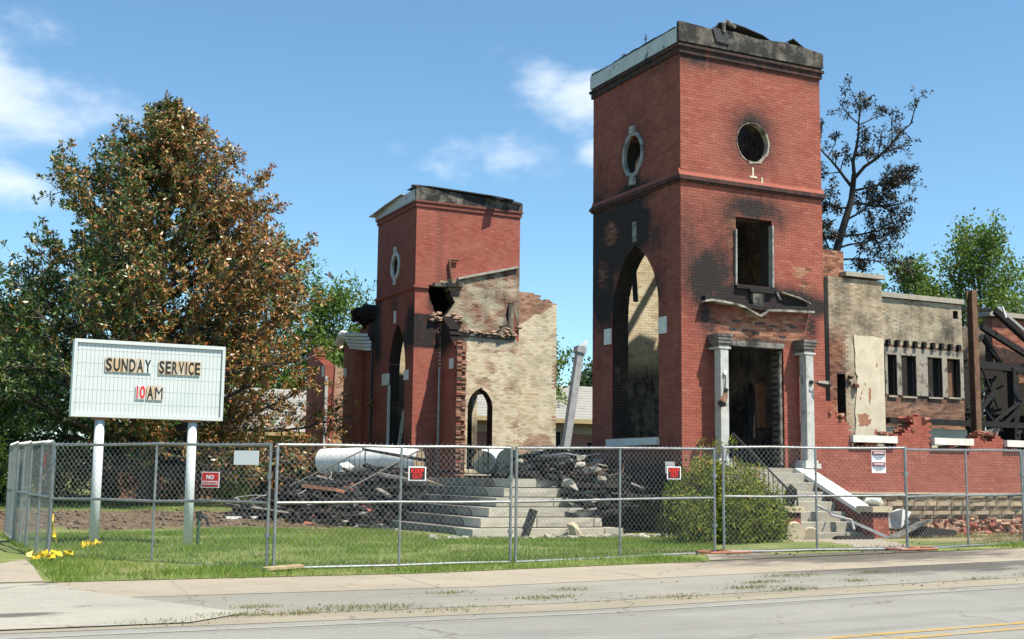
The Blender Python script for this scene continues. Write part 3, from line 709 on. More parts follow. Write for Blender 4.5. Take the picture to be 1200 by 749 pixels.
for i in range(6):
    x = 1.29+i*.296
    mb = MB(); mb.box(x, x+.284, -.07, .1, 4.60, 4.735, (1,0,.5,0)); mb.build('lintel_board', M['grey_board'], tower)
mb = MB(); mb.box(1.2, 3.15, .1, .42, 4.55, 4.72); mb.build('lintel', M['charred_wood'], tower)
for x in (1.30, 2.97):
    mb = MB(); mb.box(x, x+.07, .03, .12, 1.7, 4.55); mb.build('door_jamb', M['scorched_paint'] if x > 2 else M['charred_wood'], tower)
mb = MB(); mb.box(1.1, 3.3, -.35, .5, 1.48, 1.62, (1,.3,.4,0)); mb.build('door_sill', M['step_stone'], tower)
mb = MB(); mb.box(.5, TW-.5, .5, TD-.5, 1.2, 1.5); mb.build('tower_floor', M['charred_rubble'], tower)
rn = random.Random(5)
mb = MB()
for i in range(90): mb.chunk((rn.uniform(.7,3.7), rn.uniform(.6,3.6), 1.5+rn.uniform(0,.25)), rn.uniform(.06,.25), (1.4,1,.6))
mb.build('rubble', M['charred_rubble'], tower, kind='stuff')
# charred door frame remains and orange brick edge inside
for a, b, wd, m in (((2.3,2.6,1.6),(2.25,2.7,4.2),.07,'tan_wood'),((3.0,2.4,1.6),(3.05,2.5,3.2),.06,'charred_wood'),((3.85,1.95,2.7),(3.85,2.0,3.9),.2,'terracotta'),((2.62,2.3,2.9),(2.66,2.35,3.9),.14,'terracotta')):
    mb = MB(); mb.beam(a, b, wd, wd, .3, .02); mb.build('burnt_post', M[m], tower)

# door columns
for x in (.80, 3.40):
    col = thing('door_column', ('white square door column with a dangling lamp, by the dark corner of the tower' if x < 2 else 'white square door column with an outstretched lantern, beside the stair wall'), 'column', (x+.16, -.3, 1.62), 'white columns flanking the tower door')
    y0, y1 = -.42, -.17
    mb = MB(); mb.box(x+.045, x+.275, y0, y1, 1.82, 4.46); mb.build('shaft', M['column_paint'], col)
    for pj, z0, z1, m in ((.02,4.462,4.51,'column_paint'),(-.01,4.512,4.60,'scorched_paint'),(.02,4.602,4.68,'scorched_paint'),(.04,4.682,4.76,'scorched_paint'),(.055,4.762,4.83,'scorched_paint')):
        mb = MB(); mb.box(x-pj, x+.32+pj, y0-pj, y1+.15, z0, z1); mb.build('capital', M[m], col)
    for pj, z0, z1 in ((.08,1.62,1.74),(.03,1.742,1.818)):
        mb = MB(); mb.box(x-pj, x+.32+pj, y0-pj, y1+.1, z0, z1, (1,.1,.6,0)); mb.build('base', M['white_stone'], col)
def lantern(label, p, d, droop):
    """wall lantern: back plate, arm, cage, cap"""
    t = thing('wall_lantern', label, 'lantern', p); p = Vector(p); d = Vector(d).normalized()
    mb = MB(); mb.tube([p, p+Vector((0,-.03,0))], .06, 12); mb.build('back_plate', M['iron'], t)
    a = p+Vector((0,-.03,0)); b = p+Vector((0,-.10,0))+d*.12
    mb = MB(); mb.tube([a, p+Vector((0,-.1,0)), b], .018, 6); mb.build('arm', M['iron'], t)
    e = b+d*.3
    mb = MB(); mb.tube([b, b+d*.05, e-d*.04, e], [.05,.065,.10,.10], 6); mb.build('cage', M['iron'] if d.x > 0 else M['rusty_steel'], t)
    mb = MB(); mb.tube([e, e+d*.015, e+d*.09, e+d*.13], [.12,.12,.03,.01], 6); mb.build('cap', M['iron'], t)
lantern('dark lantern sticking out sideways from the white column by the stair wall', (3.58,-.42,3.76), (1,-.1,-.12), 0)
lantern('broken grey lantern hanging from the white column left of the door', (.98,-.42,3.45), (-.55,-.2,-.75), 0)
mb = MB(); mb.tube([(.95,-.43,3.42),(.96,-.46,3.7),(.95,-.44,3.86)], .012, 6); o = mb.build('lamp_wire', M['iron'], bpy.data.objects['wall_lantern.001'])
mb = MB(); mb.tube([(.95,-.42,3.87),(.95,-.47,3.87)], .05, 10); mb.build('back_plate', M['white_paint'], bpy.data.objects['wall_lantern.001'])

# ================================================================== far tower
LX, LY, LW, LD = .65, 19.4, 4.55, 4.45
ft = thing('brick_tower', 'lower looking red brick tower with a torn open buff side wall, beyond the steps', 'tower', (LX+2.2, LY+2.2, 0))
lws = blobs([(.3,7.1,.55,.75,1.3),(.9,6.6,.5,.5,.7),(2.2,8.2,.4,.5,.35),(4.3,7.3,.5,1.3,1.2),(4.0,6.4,.4,.6,.6),(2.2,2.6,3,.5,.3)])
def col_lw(u, z, p): return 1, clamp(.24+1.5*lws(u, z)*(.9+.4*fbm(u*1.5, z*1.5, 9))), 0  # constant term darkens the shaded side in colour; patches are soot
scar = lambda u: 8.82+(u-.65)*.26 if u > .75 else 6.95
def col_ls(u, z, p):
    s = 0; n1 = fbm(u*1.1, z*1.1, 12)
    if u < 1.13:
        if 6.22 < z < 7.58: s = .92
        s = max(s, .95*math.exp(-((z-8.1)/.6)**2*1.2)*sstep(.4, .75, u))
        if u > .93 and z > scar(u): s = max(s, .3)
        return 1, clamp(s), 0
    if z > scar(u): return 1, clamp(.25*math.exp(-((z-11.9)/.25)**2)+.45*math.exp(-((u-1.0)/.4)**2-((z-9.0)/.4)**2)), 0
    s = .06+.30*sstep(6.8, 7.4, z)+.30*n1+.22*noise.noise(Vector((u*5, z*.7, 3)))+.5*math.exp(-((z-6.9)/.12)**2)+.6*math.exp(-((u-4.2)/.4)**2-((z-7.4)/.7)**2)+.55*math.exp(-((u-1.1)/.5)**2-((z-8.4)/.6)**2)
    up_ = sstep(6.7, 7.1, z)
    b = .97-up_*(.38+.75*fbm(u*1.1, z*1.1, 3)+.35*noise.noise(Vector((u*.8, z*6, 4))))-.5*sstep(.15, .4, fbm(u*1.7, z*1.7, 31))
    if 6.2 < z < 6.7: b -= .4*sstep(-.1, .2, fbm(u*2, z*3, 5))
    return 0, clamp(s), clamp(b)
def col_li(u, z, p): return 0, clamp(.08+.15*fbm(u, z, 3)+.6*(1-sstep(3.2, 4.2, z))+.95*sstep(6.9, 7.4, z)), .9  # dark tone above and below the sunlit height imitates an unlit interior
def hole(z):
    if not 7.5 < z < 8.72: return None
    t = (z-7.5)/1.22; a = .52+.45*(1-t)**1.5+.06*noise.noise(Vector((z*7, 0, 0))); b = 1.72-.5*abs(t-.55)*2*.8+.1*noise.noise(Vector((z*6, 4, 0)))
    return (a, b) if b > a else None
def crack(z):
    if not 6.75 < z < 8.3: return None
    t = (z-6.75)/1.55; c = 4.52-.4*math.sin(t*1.6)*1.0; return (c-.05-.18*math.sin(t*3.1), min(4.55, c+.12+.1*math.sin(t*3.1)))
core, bk = MB(), MB()
Wall((LX,LY), (1,0), (0,-1), LW, 1.0, TZ1, TT, [lancet(2.88,.54,1.6,4.0,4.8), hole, crack], col_ls, col_char).run(core, bk)
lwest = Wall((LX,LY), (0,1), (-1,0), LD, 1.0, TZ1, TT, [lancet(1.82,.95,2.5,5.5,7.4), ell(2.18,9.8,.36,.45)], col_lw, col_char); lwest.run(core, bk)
Wall((LX,LY+LD), (1,0), (0,1), LW, 1.0, TZ1, TT, [rect(2.6,4.3,1.6,4.8)], lambda u, z, p: (1,0,0), col_li, inner=True).run(core, bk)
Wall((LX+LW,LY), (0,1), (1,0), LD, 1.0, TZ1, TT, [rect(1.9,4.2,1.6,4.8)], lambda u, z, p: (1,0,0), col_li, inner=False).run(core, bk)
core.build('wall', M['mortar'], ft); bk.build('brickwork', M['brick'], ft, kind='stuff')
for q in ((.045,8.555,8.60),(.085,8.605,8.68),(.06,8.682,8.72)):
    mb = MB(); mb.cur = (1,.2,.5,0); p = q[0]
    mb.box(LX-p, LX+.1, LY+.1, LY+LD, q[1], q[2]); mb.box(LX-p, LX+.55, LY-p, LY+.1, q[1], q[2]); mb.build('string_course', M['brick'], ft)
band(ft, LX, LX+LW, LY, LY+LD, [(.05,11.85,12.02),(.095,12.022,12.09)], M['brick'], 'cornice', .4)
mb = MB(); mb.prism([(LY-.0,12.092),(LY+LD+.25,12.092),(LY+LD+.25,12.38),(LY+3.0,12.52),(LY,12.56)], 0, LX-.06, LX+.1); mb.build('parapet_panel', M['column_paint'], ft)
mb = MB(); mb.prism([(LX-.07,12.092),(LX+LW+.06,12.092),(LX+LW+.06,12.42),(LX+3.2,12.5),(LX+.9,12.58),(LX-.07,12.62)], 1, LY-.085, LY+.02); mb.build('parapet_panel', M['burnt_parapet'], ft)
sheet_strip(ft, 'torn_roofing', M['roof_felt'], [(LX-.1,LY-.05,12.63),(LX+.5,LY-.1,12.66),(LX+1.8,LY-.2,12.6),(LX+3.2,LY-.28,12.54),(LX+4.1,LY-.32,12.46)], (0,.9,.0), .04)
sheet_strip(ft, 'torn_roofing', M['sheet_grey'], [(LX-.28,LY+LD+.45,12.28),(LX-.22,LY+3.2,12.45),(LX-.15,LY+1.4,12.58)], (.9,0,.02), .03)
mb = MB(); mb.chunk((LX+.05,LY+.1,12.68), .2, (1.6,1,.5)); mb.build('roof_scrap', M['roof_felt'], ft)
mb = MB(); mb.beam((LX+3.9,LY-.1,12.45),(LX+4.5,LY-.1,12.38),.2,.1); mb.build('roof_scrap', M['roof_felt'], ft)
mb = MB(); mb.beam((LX+3.35,LY-.55,12.42),(LX+3.1,LY+.3,12.55),.35,.04); mb.build('roof_scrap', M['roof_felt'], ft)
mb = MB(); mb.box(LX+.3, LX+LW-.1, LY+1.5, LY+LD-.1, 12.2, 12.28); mb.build('sun_block_slab', M['charred_wood'], ft)  # unseen slab added to keep sun off the inner wall behind the hole
ring(ft, 'window_surround', M['column_paint'], lwest, 2.18, 9.78, .34, .43, .16, .06, -.04)
for z in (10.42, 9.12):
    mb = MB(); mb.box(LX-.09, LX+.02, LY+2.1, LY+2.26, z-.14, z+.14); mb.build('keystone', M['column_paint'], ft)
for (u0, u1, z0, z1) in ((.45,.95,5.03,5.43),(2.75,3.45,4.97,5.44)):
    mb = MB(); mb.box(LX-.03, LX+.05, LY+u0, LY+u1, z0, z1, (1,0,.5,0)); mb.build('impost_block', M['white_stone'], ft)
mb = MB(); mb.box(LX-.035, LX+.03, LY+2.0, LY+2.22, 7.42, 7.92, (1,.1,.5,0)); mb.build('keystone', M['white_stone'], ft)
mb = MB(); mb.box(LX-.1, LX+.5, LY+.85, LY+3.0, 2.35, 2.5, (1,.1,.5,0)); mb.build('window_sill', M['white_stone'], ft)
mb = MB(); mb.box(LX-.02, LX+.06, LY+2.62, LY+2.74, 2.5, 4.95); mb.build('window_jamb', M['column_paint'], ft)
mb = MB(); mb.beam((LX+.25,LY+2.3,2.4),(LX+.25,LY+1.1,4.7),.1,.08); mb.build('fallen_board', M['charred_wood'], ft)
mb = MB(); mb.beam((LX+.2,LY+1.9,2.4),(LX+.2,LY+1.35,3.9),.14,.03); mb.build('fallen_board', M['column_paint'], ft)
# flashing along the old roof line and the bracket pipe
for i in range(8):
    u = 1.95+i*.33; z = scar(u)-.02
    mb = MB(); mb.beam((LX+u-.17,LY-.06,z-.05),(LX+u+.17,LY-.06,z+.045),.12,.09,0,.012); mb.build('flashing_stone', M['concrete_cap'], ft)
for i, (u, wd) in enumerate(((1.0,.5),(1.5,.45),(1.85,.3))):
    mb = MB(); mb.box(LX+u-wd/2, LX+u+wd/2, LY-.2, LY+.03, 8.70+i*.03, 8.84+i*.04); mb.build('flashing_stone', M['burnt_parapet'], ft)
mb = MB(); mb.tube([(LX+1.52,LY-.08,8.9),(LX+1.4,LY-.08,9.72),(LX+1.42,LY-.08,9.8),(LX+1.78,LY-.1,9.84)], .05, 8); mb.build('bracket_pipe', M['rusty_steel'], ft)
mb = MB(); mb.box(LX+.95, LX+4.1, LY-.1, LY+.02, 6.84, 6.93); mb.build('ledge', M['burnt_parapet'], ft)
rn = random.Random(9)
for i in range(70):   # broken bricks round the hole and along the ledge
    t = i/40.
    if i < 30: u, z = .6+.35*rn.random()+(.0 if i % 2 else .9), 7.35+rn.random()*.35
    else: u, z = rn.uniform(3.6, 4.5), rn.uniform(6.9, 7.3)
    if i >= 45: u, z = rn.uniform(1.2, 4.3), 6.93+rn.random()*.12
    mb = MB(); mb.beam((LX+u,LY-.08-rn.random()*.08,z),(LX+u+.19,LY-.06,z+rn.uniform(-.05,.05)),.1,.065,rn.random(),.012,(0,rn.random()*.5,rn.random(),.3)); mb.build('brick', M['brick'], ft)

# stub of the front wall still standing beside the far tower
stub = thing('broken_wall', 'jagged red front wall stub leaning off the far tower, with a white block', 'wall', (1.9, 18, 0))
core, bk = MB(), MB(); SX = 1.8
Wall((SX,17.95), (0,1), (-1,0), 1.45, 1.0, ragged([(0,6.1),(.25,6.5),(.5,6.75),(.8,7.1),(1.1,7.4),(1.45,7.6)], 3), .45, [], lambda u, z, p: (1, clamp(1.1*sstep(5.9, 7.0, z+u*.4)), 0), None).run(core, bk)
core.build('wall', M['mortar'], stub); bk.build('brickwork', M['brick'], stub, kind='stuff')
rn = random.Random(12); z = 1.1
while z < 6.4:      # toothed broken end, whole and half bricks
    for k in range(2):
        if rn.random() < .14: continue
        l = rn.uniform(.04, .13); x = SX+.03+k*.21
        mb = MB(); mb.box(x, x+.195, 17.95-l, 17.98, z, z+.062, (0 if k or rn.random() < .8 else 1, rn.random()*.45*(rn.random() > .4), rn.random(), .12)); mb.build('brick', M['brick'], stub)
    z += BH
mb = MB(); mb.box(SX-.03, SX+.02, 18.12, 18.5, 5.4, 5.8, (1,0,.5,0)); mb.build('impost_block', M['white_stone'], stub)
mb = MB(); mb.tube([(1.62,19.1,2.5),(1.62,19.1,5.5)], .04, 8); o = mb.build('downpipe', M['sheet_grey']); tag(o, 'thin grey downpipe in the corner between far tower and wall stub', 'pipe')

# buff gable fragment to the right of the far tower
gf = thing('broken_wall', 'buff brick wall fragment with slanting top joined to the far tower', 'wall', (6.3, 20, 0))
core, bk = MB(), MB()
Wall((5.45,20.0), (1,0), (0,-1), 1.8, 1.0, ragged([(0,8.95),(.5,8.95),(1.3,8.72),(1.8,8.55)], 8), .45, [],
     lambda u, z, p: (0, clamp(.10+.28*fbm(u*1.4, z*1.4, 6)+.15*noise.noise(Vector((u*5, z*.8, 9)))), clamp((.15 if z > 7.5+u*.55 else .95)-.6*(z < 3.4 and fbm(u, z, 2) > -.1)-.7*(u > 1.6 and fbm(u*2, z*.7, 9) > .0))), None).run(core, bk)
core.build('wall', M['mortar'], gf); bk.build('brickwork', M['brick'], gf, kind='stuff')

# walls running on beyond the far tower
lw = thing('broken_wall', 'dark red buttressed wall with a broken white cornice, left of the far tower', 'wall', (1, 26, 0))
core, bk = MB(), MB()
Wall((LX,LY+LD), (0,1), (-1,0), 4.1, 1.0, ragged([(0,7.9),(1.5,7.7),(2.6,7.35),(4.1,7.05)], 4), .5, [], lambda u, z, p: (1, clamp(1.0*sstep(1.6, .2, u)*sstep(6.2, 7.2, z)), 0), None).run(core, bk)
Wall((LX-.45,LY+LD+1.45), (0,1), (-1,0), .55, 1.0, 6.55, .45, [], lambda u, z, p: (1,0,0), None).run(core, bk)
Wall((LX-.45,LY+LD+1.45), (1,0), (0,-1), .45, 1.0, 6.5, .3, [], lambda u, z, p: (1,0,0), None, e0=.02).run(core, bk)
core.build('wall', M['mortar'], lw); bk.build('brickwork', M['brick'], lw, kind='stuff')
mb = MB(); mb.beam((LX-.05,LY+LD+.15,6.9),(LX-.05,LY+LD+.15,2.2),.1,.1); mb.build('downpipe', M['iron'], lw)
mb = MB(); mb.box(LX-.03, LX+.03, 27.5, 27.93, 5.6, 6.05, (1,0,.5,0)); mb.build('impost_block', M['white_stone'], lw)
cn = thing('cornice_chunk', 'broken white moulded cornice chunk sagging on the dark wall top', 'cornice', (LX, 25.5, 7))
for i in range(5):
    z = 6.75+i*.15; y0 = 24.1+i*.05
    mb = MB(); mb.beam((LX-.12-.06*i,y0,z-.15),(LX-.16-.06*i,26.3+i*.1,z+.12),.35,.12,.08,.03); mb.build('moulding', M['white_paint'], cn)
mb = MB(); mb.tube([(LX-.3,26.4,7.35),(LX-.35,27.2,7.5),(LX-.3,27.9,7.15)], .2, 8); mb.build('curled_flashing', M['white_paint'], cn)
for i in range(14):
    mb = MB(); mb.chunk((LX+.1+random.uniform(-.3,.3), 24.1+random.random()*2.2, 7.75+random.random()*.8), random.uniform(.2,.45), (1.3,1,.7)); mb.build('charred_lump', M['charred_rubble'], cn)
fw = thing('broken_wall', 'farthest dark red wall with a peaked broken top beside the grey roofed house', 'wall', (1, 31, 0))
core, bk = MB(), MB()
Wall((LX,30.75), (0,1), (-1,0), 2.95, 1.0, ragged([(0,6.45),(.8,6.7),(1.6,6.9),(2.05,7.55),(2.4,7.3),(2.95,7.2)], 6), .5, [], lambda u, z, p: (1,.0,0), None).run(core, bk)
Wall((LX,27.95), (0,1), (-1,0), 2.8, 1.0, 2.38, .5, [], lambda u, z, p: (1,.1,0), None).run(core, bk)
Wall((LX+.5,31.1), (1,0), (0,-1), 3.2, 1.0, ragged([(0,6.5),(1,6.2),(2,6.55),(3.2,6.3)], 2), .4, [], lambda u, z, p: (0,clamp(.1*fbm(u, z, 4)),.3+.25*fbm(u*.8, z*.8, 2)), None).run(core, bk)
core.build('wall', M['mortar'], fw); bk.build('brickwork', M['brick'], fw, kind='stuff')
mb = MB(); mb.box(LX-.08, LX+.5, 28.0, 30.7, 2.385, 2.52, (1,.1,.5,0)); mb.build('window_sill', M['white_stone'], fw)
mb = MB(); mb.box(LX-.03, LX+.03, 30.8, 31.2, 5.9, 6.4, (1,0,.5,0)); mb.build('impost_block', M['white_stone'], fw)
mb = MB(); mb.box(LX-.01, LX+.12, 30.62, 30.74, 2.5, 5.9); mb.build('window_jamb', M['column_paint'], fw)
mb = MB(); mb.tube([(LX-.1,31.8,5.3),(LX-.4,30.4,6.3)], .025, 5); mb.build('dangling_wire', M['tan_wood'], fw)
mb = MB(); mb.tube([(LX+.2,30.6,2.5),(LX+.2,29.9,6.3)], .03, 5); mb.build('dangling_wire', M['charred_wood'], fw)

# ================================================================== side wing
wing = thing('broken_wall', 'low red painted side wall on rough stone, white sills between broken piers', 'wall', (8, .2, 0))
core, bk = MB(), MB()
Wall((TW+.004,.02), (1,0), (0,-1), 8.4, 1.04, ragged([(0,3.35),(.25,3.2),(.45,2.95),(.75,2.85),(.78,2.3),(2.28,2.3),(2.3,2.55),(2.6,2.6),(2.9,2.9),(3.3,3.02),(3.57,2.95),(3.6,2.3),(5.0,2.3),(5.03,2.57),(6.25,2.57),(6.28,2.3),(8.4,2.3)], 5), .45, [],
     lambda u, z, p: (1, .02, 0), lambda u, z, p: (.1, .5, 0)).run(core, bk)
core.build('wall', M['mortar'], wing); bk.build('brickwork', M['brick'], wing, kind='stuff')
stones(wing, (TW+.02,-.03), (1,0), (0,-1), 8.3, -.1, (.20,.26,.22,.24,.215), (.25,.7), M['base_stone'], lambda u, z: clamp(.18+.35*noise.noise(Vector((u*1.7, z*2.5, 0)))), .09, .4, 8)
mb = MB(); mb.box(TW+.02, 12.7, -.10, .0, 1.0, 1.045, (1,.05,.8,0)); mb.build('plinth_course', M['tan_stone'], wing)
for x0, x1 in ((5.2,6.7),(8.0,9.43),(10.69,12.3)):
    mb = MB(); n = 10; rn = random.Random(int(x0*10))
    for i in range(n):
        a, b = x0+(x1-x0)*i/n, x0+(x1-x0)*(i+1)/n
    mb.box(x0, x1, -.10, .46, 2.32, 2.50, (1,.02,.6,0)); mb.build('window_sill', M['white_stone'], wing)
rn = random.Random(31)
for i in range(60):     # loose bricks lying on the broken piers
    x0, x1, z0 = rn.choice(((4.5,5.15,2.9),(6.75,7.4,2.62),(7.2,7.95,2.98),(9.5,10.6,2.6),(6.3,6.9,2.5)))
    x = rn.uniform(x0, x1); y = rn.uniform(-.02, .4); z = z0+rn.random()*.1+.25*(x0 == 4.5)*(5.15-x); a = rn.random()*3
    mb = MB(); mb.beam((x-.1*math.cos(a),y-.1*math.sin(a),z),(x+.1*math.cos(a),y+.1*math.sin(a),z+rn.uniform(-.03,.03)),.1,.065,rn.random()*.4,.01,(.2 if rn.random() < .5 else 1, rn.random()*.3, rn.random(), .1)); mb.build('brick', M['brick'], wing)

blk = thing('broken_wall', 'tall buff brick pier with a peeling cream plaster face and orange chimney stump', 'wall', (10, 5, 0))
core, bk = MB(), MB()
Wall((8.85,5.0), (1,0), (0,-1), 2.19, 1.2, 7.74, .9, [lambda z: (.28,.62) if 2.5 < z < 4.6 else None], lambda u, z, p: (0, clamp(.34+.35*fbm(u, z, 3)+.2*noise.noise(Vector((u*5, z*.6, 1)))+.4*math.exp(-((u-.4)/.2)**2-((z-4.4)/.5)**2)), clamp(.75-.8*sstep(.8, .45, u)*sstep(6.6, 5.4, z))), col_char).run(core, bk)
Wall((8.8,5.2), (1,0), (0,-1), .88, 7.3, 8.6, .6, [], lambda u, z, p: (0, .05, 0), None).run(core, bk)
Wall((8.8,5.2), (0,1), (-1,0), .9, 1.2, 8.6, .3, [], lambda u, z, p: (0, .35, 0), None, e0=.03).run(core, bk)
core.build('wall', M['mortar'], blk); bk.build('brickwork', M['brick'], blk, kind='stuff')
mb = MB(); mb.box(9.5, 11.1, 4.9, 5.95, 7.742, 7.88); mb.build('coping', M['concrete_cap'], blk)
def plaster_patch(parent, name, mat, poly, y, th=.03):
    mb = MB(); mb.prism(poly, 1, y-th, y); return mb.build(name, mat, parent)
rn = random.Random(4); poly = []
for a, b, n in (((9.80,2.6),(11.03,2.6),6),((11.03,2.6),(11.04,5.85),10),((11.04,5.85),(9.83,5.9),8),((9.83,5.9),(9.86,4.7),6),((9.86,4.7),(9.93,4.6),2),((9.93,4.6),(9.82,3.4),5),((9.82,3.4),(9.8,2.6),4)):
    for i in range(n):
        f = i/n; poly.append((a[0]+(b[0]-a[0])*f+rn.uniform(-.025,.025)*(a[0] < 11), a[1]+(b[1]-a[1])*f+rn.uniform(-.03,.03)))
plaster_patch(blk, 'plaster', M['plaster'], poly, 5.0)
for x0, x1, z0, z1 in ((9.82,10.45,2.98,3.4),(10.36,10.46,3.75,4.3),(10.05,10.11,4.0,4.12),(10.2,10.26,4.3,4.4),(10.0,10.06,3.85,3.93),(10.7,10.76,4.9,5.05),(10.55,10.72,2.75,2.95)):
    rn2 = random.Random(int(x0*100)); p = []
    for i in range(22):
        t = 6.283*i/22; k = rn2.uniform(.55, 1.25); p.append(((x0+x1)/2+(x1-x0)/2*math.cos(t)*k, (z0+z1)/2+(z1-z0)/2*math.sin(t)*k))
    plaster_patch(blk, 'bare_brick_spot', M['terracotta'], p, 4.974, .008)
mb = MB()
for i in range(10): mb.chunk((9.6+random.random()*.3, 5+random.uniform(-.1,.2), 4.2+random.random()*.5), .1, (1.3,1,.7), (0,.4,random.random(),.1))
mb.build('broken_brick', M['brick'], blk, kind='stuff')

ww = thing('broken_wall', 'grey buff parapet wall with four narrow burnt out windows', 'wall', (14, 8, 0))
core, bk = MB(), MB()
wins = [(13.99,14.40,4.31,5.74),(14.63,15.30,4.31,5.74),(15.86,16.54,4.33,5.74),(16.80,17.42,4.36,5.73)]
Wall((11.0,8.0), (1,0), (0,-1), 6.63, 1.2, 7.78, .42, [rect(a-11, b-11, c, d) for a, b, c, d in wins]+[lambda z: (6.2,6.45) if 7.2 < z < 7.5 else None],
     lambda u, z, p: (0, clamp((.46+.4*fbm(u*.8, z*.8, 3)+.3*noise.noise(Vector((u*4, z*.6, 2)))) if z > 6.2 else .42+.4*fbm(u*.7, z*2.5, 4)), .85 if z > 6.1 else .12), col_char).run(core, bk)
core.build('wall', M['mortar'], ww); bk.build('brickwork', M['brick'], ww, kind='stuff')
mb = MB(); mb.box(10.9, 17.68, 7.9, 8.5, 7.782, 7.96); mb.build('coping', M['concrete_cap'], ww)
for i in range(9):
    x = 13.95+i*.42; mb = MB(); mb.box(x, x+.12, 7.86, 8.0, 6.05, 6.28); mb.build('joist_end', M['charred_wood'], ww)
xs = [13.86]+[q for w_ in wins for q in w_[:2]]+[17.6]
for i in range(0, len(xs), 2):
    if xs[i+1]-xs[i] < .1: continue
    mb = MB(); mb.box(xs[i]+.01, xs[i+1]-.01, 7.955, 7.99, 4.35, 5.98); mb.build('plaster', M['grey_plaster'], ww)
mb = MB(); mb.box(13.86, 17.6, 7.96, 7.985, 5.76, 6.02); mb.build('plaster', M['grey_plaster'], ww)
for a, b, c, d in wins:
    mb = MB(); mb.box(a, b, 7.93, 8.3, c-.06, c); mb.build('window_sill', M['concrete_cap'], ww)
    mb = MB(); mb.box(a+.0, a+.07, 8.05, 8.3, c, d); mb.box(b-.07, b, 8.05, 8.3, c, d); mb.build('window_frame', M['charred_wood'], ww)
mb = MB(); mb.box(16.82, 17.4, 8.2, 8.24, 4.4, 5.7); mb.build('burnt_panel', M['rusty_steel'], ww)
mb = MB(); mb.box(13.6, 24, 7.5, 7.75, 3.32, 3.52); mb.build('beam', M['charred_wood'], ww)
mb = MB(); mb.box(12.5, 17.5, 7.8, 8.0, 2.4, 3.2); mb.build('plaster', M['plaster'], ww)

# rusty steel column, burnt frame, far brick corner
mb = MB()
for a, b, c, d in ((13.84,14.06,3.92,3.94),(13.84,14.06,4.14,4.16),(13.93,13.97,3.94,4.14)): mb.box(a, b, c, d, 1.5, 7.5)
tag(mb.build('steel_column', M['rusty_steel']), 'tall rusty steel column standing free above the side wall', 'column')
fr = thing('burnt_roof_frame', 'collapsed black roof timbers and stud frame at the end of the wing', 'timber frame', (21, 9, 0))
for a, b, wd, h in (((17.7,9,5.75),(25,9,5.7),.2,.3),((18.2,9.2,1.5),(18.2,9.2,7.7),.25,.25),((21.2,9,1.5),(21.25,9,5.7),.3,.3),((17.8,9.1,7.8),(20.3,9.1,7.9),.12,.14),((20.3,8.9,7.85),(23.6,8.8,5.7),.16,.22),((19.6,8.9,7.2),(22.4,8.8,6.0),.18,.22),
                    ((20.0,9.3,6.9),(21.2,9.3,5.6),.12,.16),((19,10.5,1.5),(19.1,10.5,6.5),.2,.2),((20.2,11,1.5),(20.2,11,7),.2,.2),((22.4,10,1.5),(22.4,10,6),.2,.2),((17.8,8.7,5.6),(19.4,8.7,6.8),.12,.16),((18.0,8.8,5.4),(17.65,8.7,6.1),.3,.1),
                    ((23.4,9.4,1.5),(23.4,9.4,6),.2,.2),((18.4,8.6,4.0),(21,9.6,5.4),.08,.1),((19.2,8.6,5.6),(20.6,9.2,4.2),.06,.08),((18.1,7.9,4.3),(18.25,7.9,5.0),.3,.1)):
    mb = MB(); mb.beam(a, b, wd, h, 0, .03); mb.build('timber', M['charred_wood'], fr)
rn = random.Random(19)
for i in range(46):
    x, y, z = rn.uniform(17.9, 24), rn.uniform(8.0, 11.3), rn.uniform(1.8, 5.4); a = rn.uniform(0, 3.14); l = rn.uniform(.6, 2.2); e = rn.uniform(-.9, .9)
    mb = MB(); mb.beam((x, y, z), (x+math.cos(a)*l, y+.4*math.sin(a)*l, z+e*l), rn.uniform(.05,.14), rn.uniform(.05,.14), 0, .03); mb.build('timber', M['charred_wood'], fr)
mb = MB(); mb.beam((20.25,8.7,7.98),(23.8,8.6,5.8),.05,.1); mb.build('gutter', M['sheet_grey'], fr)
mb = MB(); mb.beam((20.28,8.5,7.95),(20.45,8.5,7.55),.06,.06); mb.build('gutter', M['white_paint'], fr)
core, bk = MB(), MB()
bb = thing('broken_wall', 'soot black back wall behind the burnt timber frame', 'wall', (20, 12, 0))
Wall((17.2,12.0), (1,0), (0,-1), 12, 1.2, 7.7, .4, [rect(5.6,6.2,3.4,5.6), rect(3.1,3.4,3.6,3.9)], lambda u, z, p: (0, clamp(1.1-.5*sstep(6.2, 6.8, z)+.1*fbm(u, z, 5)), .6), None).run(core, bk)
core.build('wall', M['mortar'], bb); bk.build('brickwork', M['brick'], bb, kind='stuff')
core, bk = MB(), MB()
rb = thing('brick_annex', 'red brick annex with pale coping and sloping valley at the photo edge', 'building', (24, 10, 0))
Wall((20.9,9.6), (1,0), (0,-1), 8, 5.9, lambda u: 7.72 if u > .0 else 6, .4, [], lambda u, z, p: (.5, .1 if z > 6.6-u*.1 else .8, 0), None).run(core, bk)
Wall((22.3,9.7), (1,0), (0,-1), 8, 1.2, 5.88, .4, [rect(.0,.9,2.6,5.2)], lambda u, z, p: (.2, .25, 0), None).run(core, bk)
core.build('wall', M['mortar'], rb); bk.build('brickwork', M['brick'], rb, kind='stuff')
mb = MB(); mb.box(20.6, 29, 9.4, 10.2, 7.75, 7.93); mb.build('coping', M['concrete_cap'], rb)
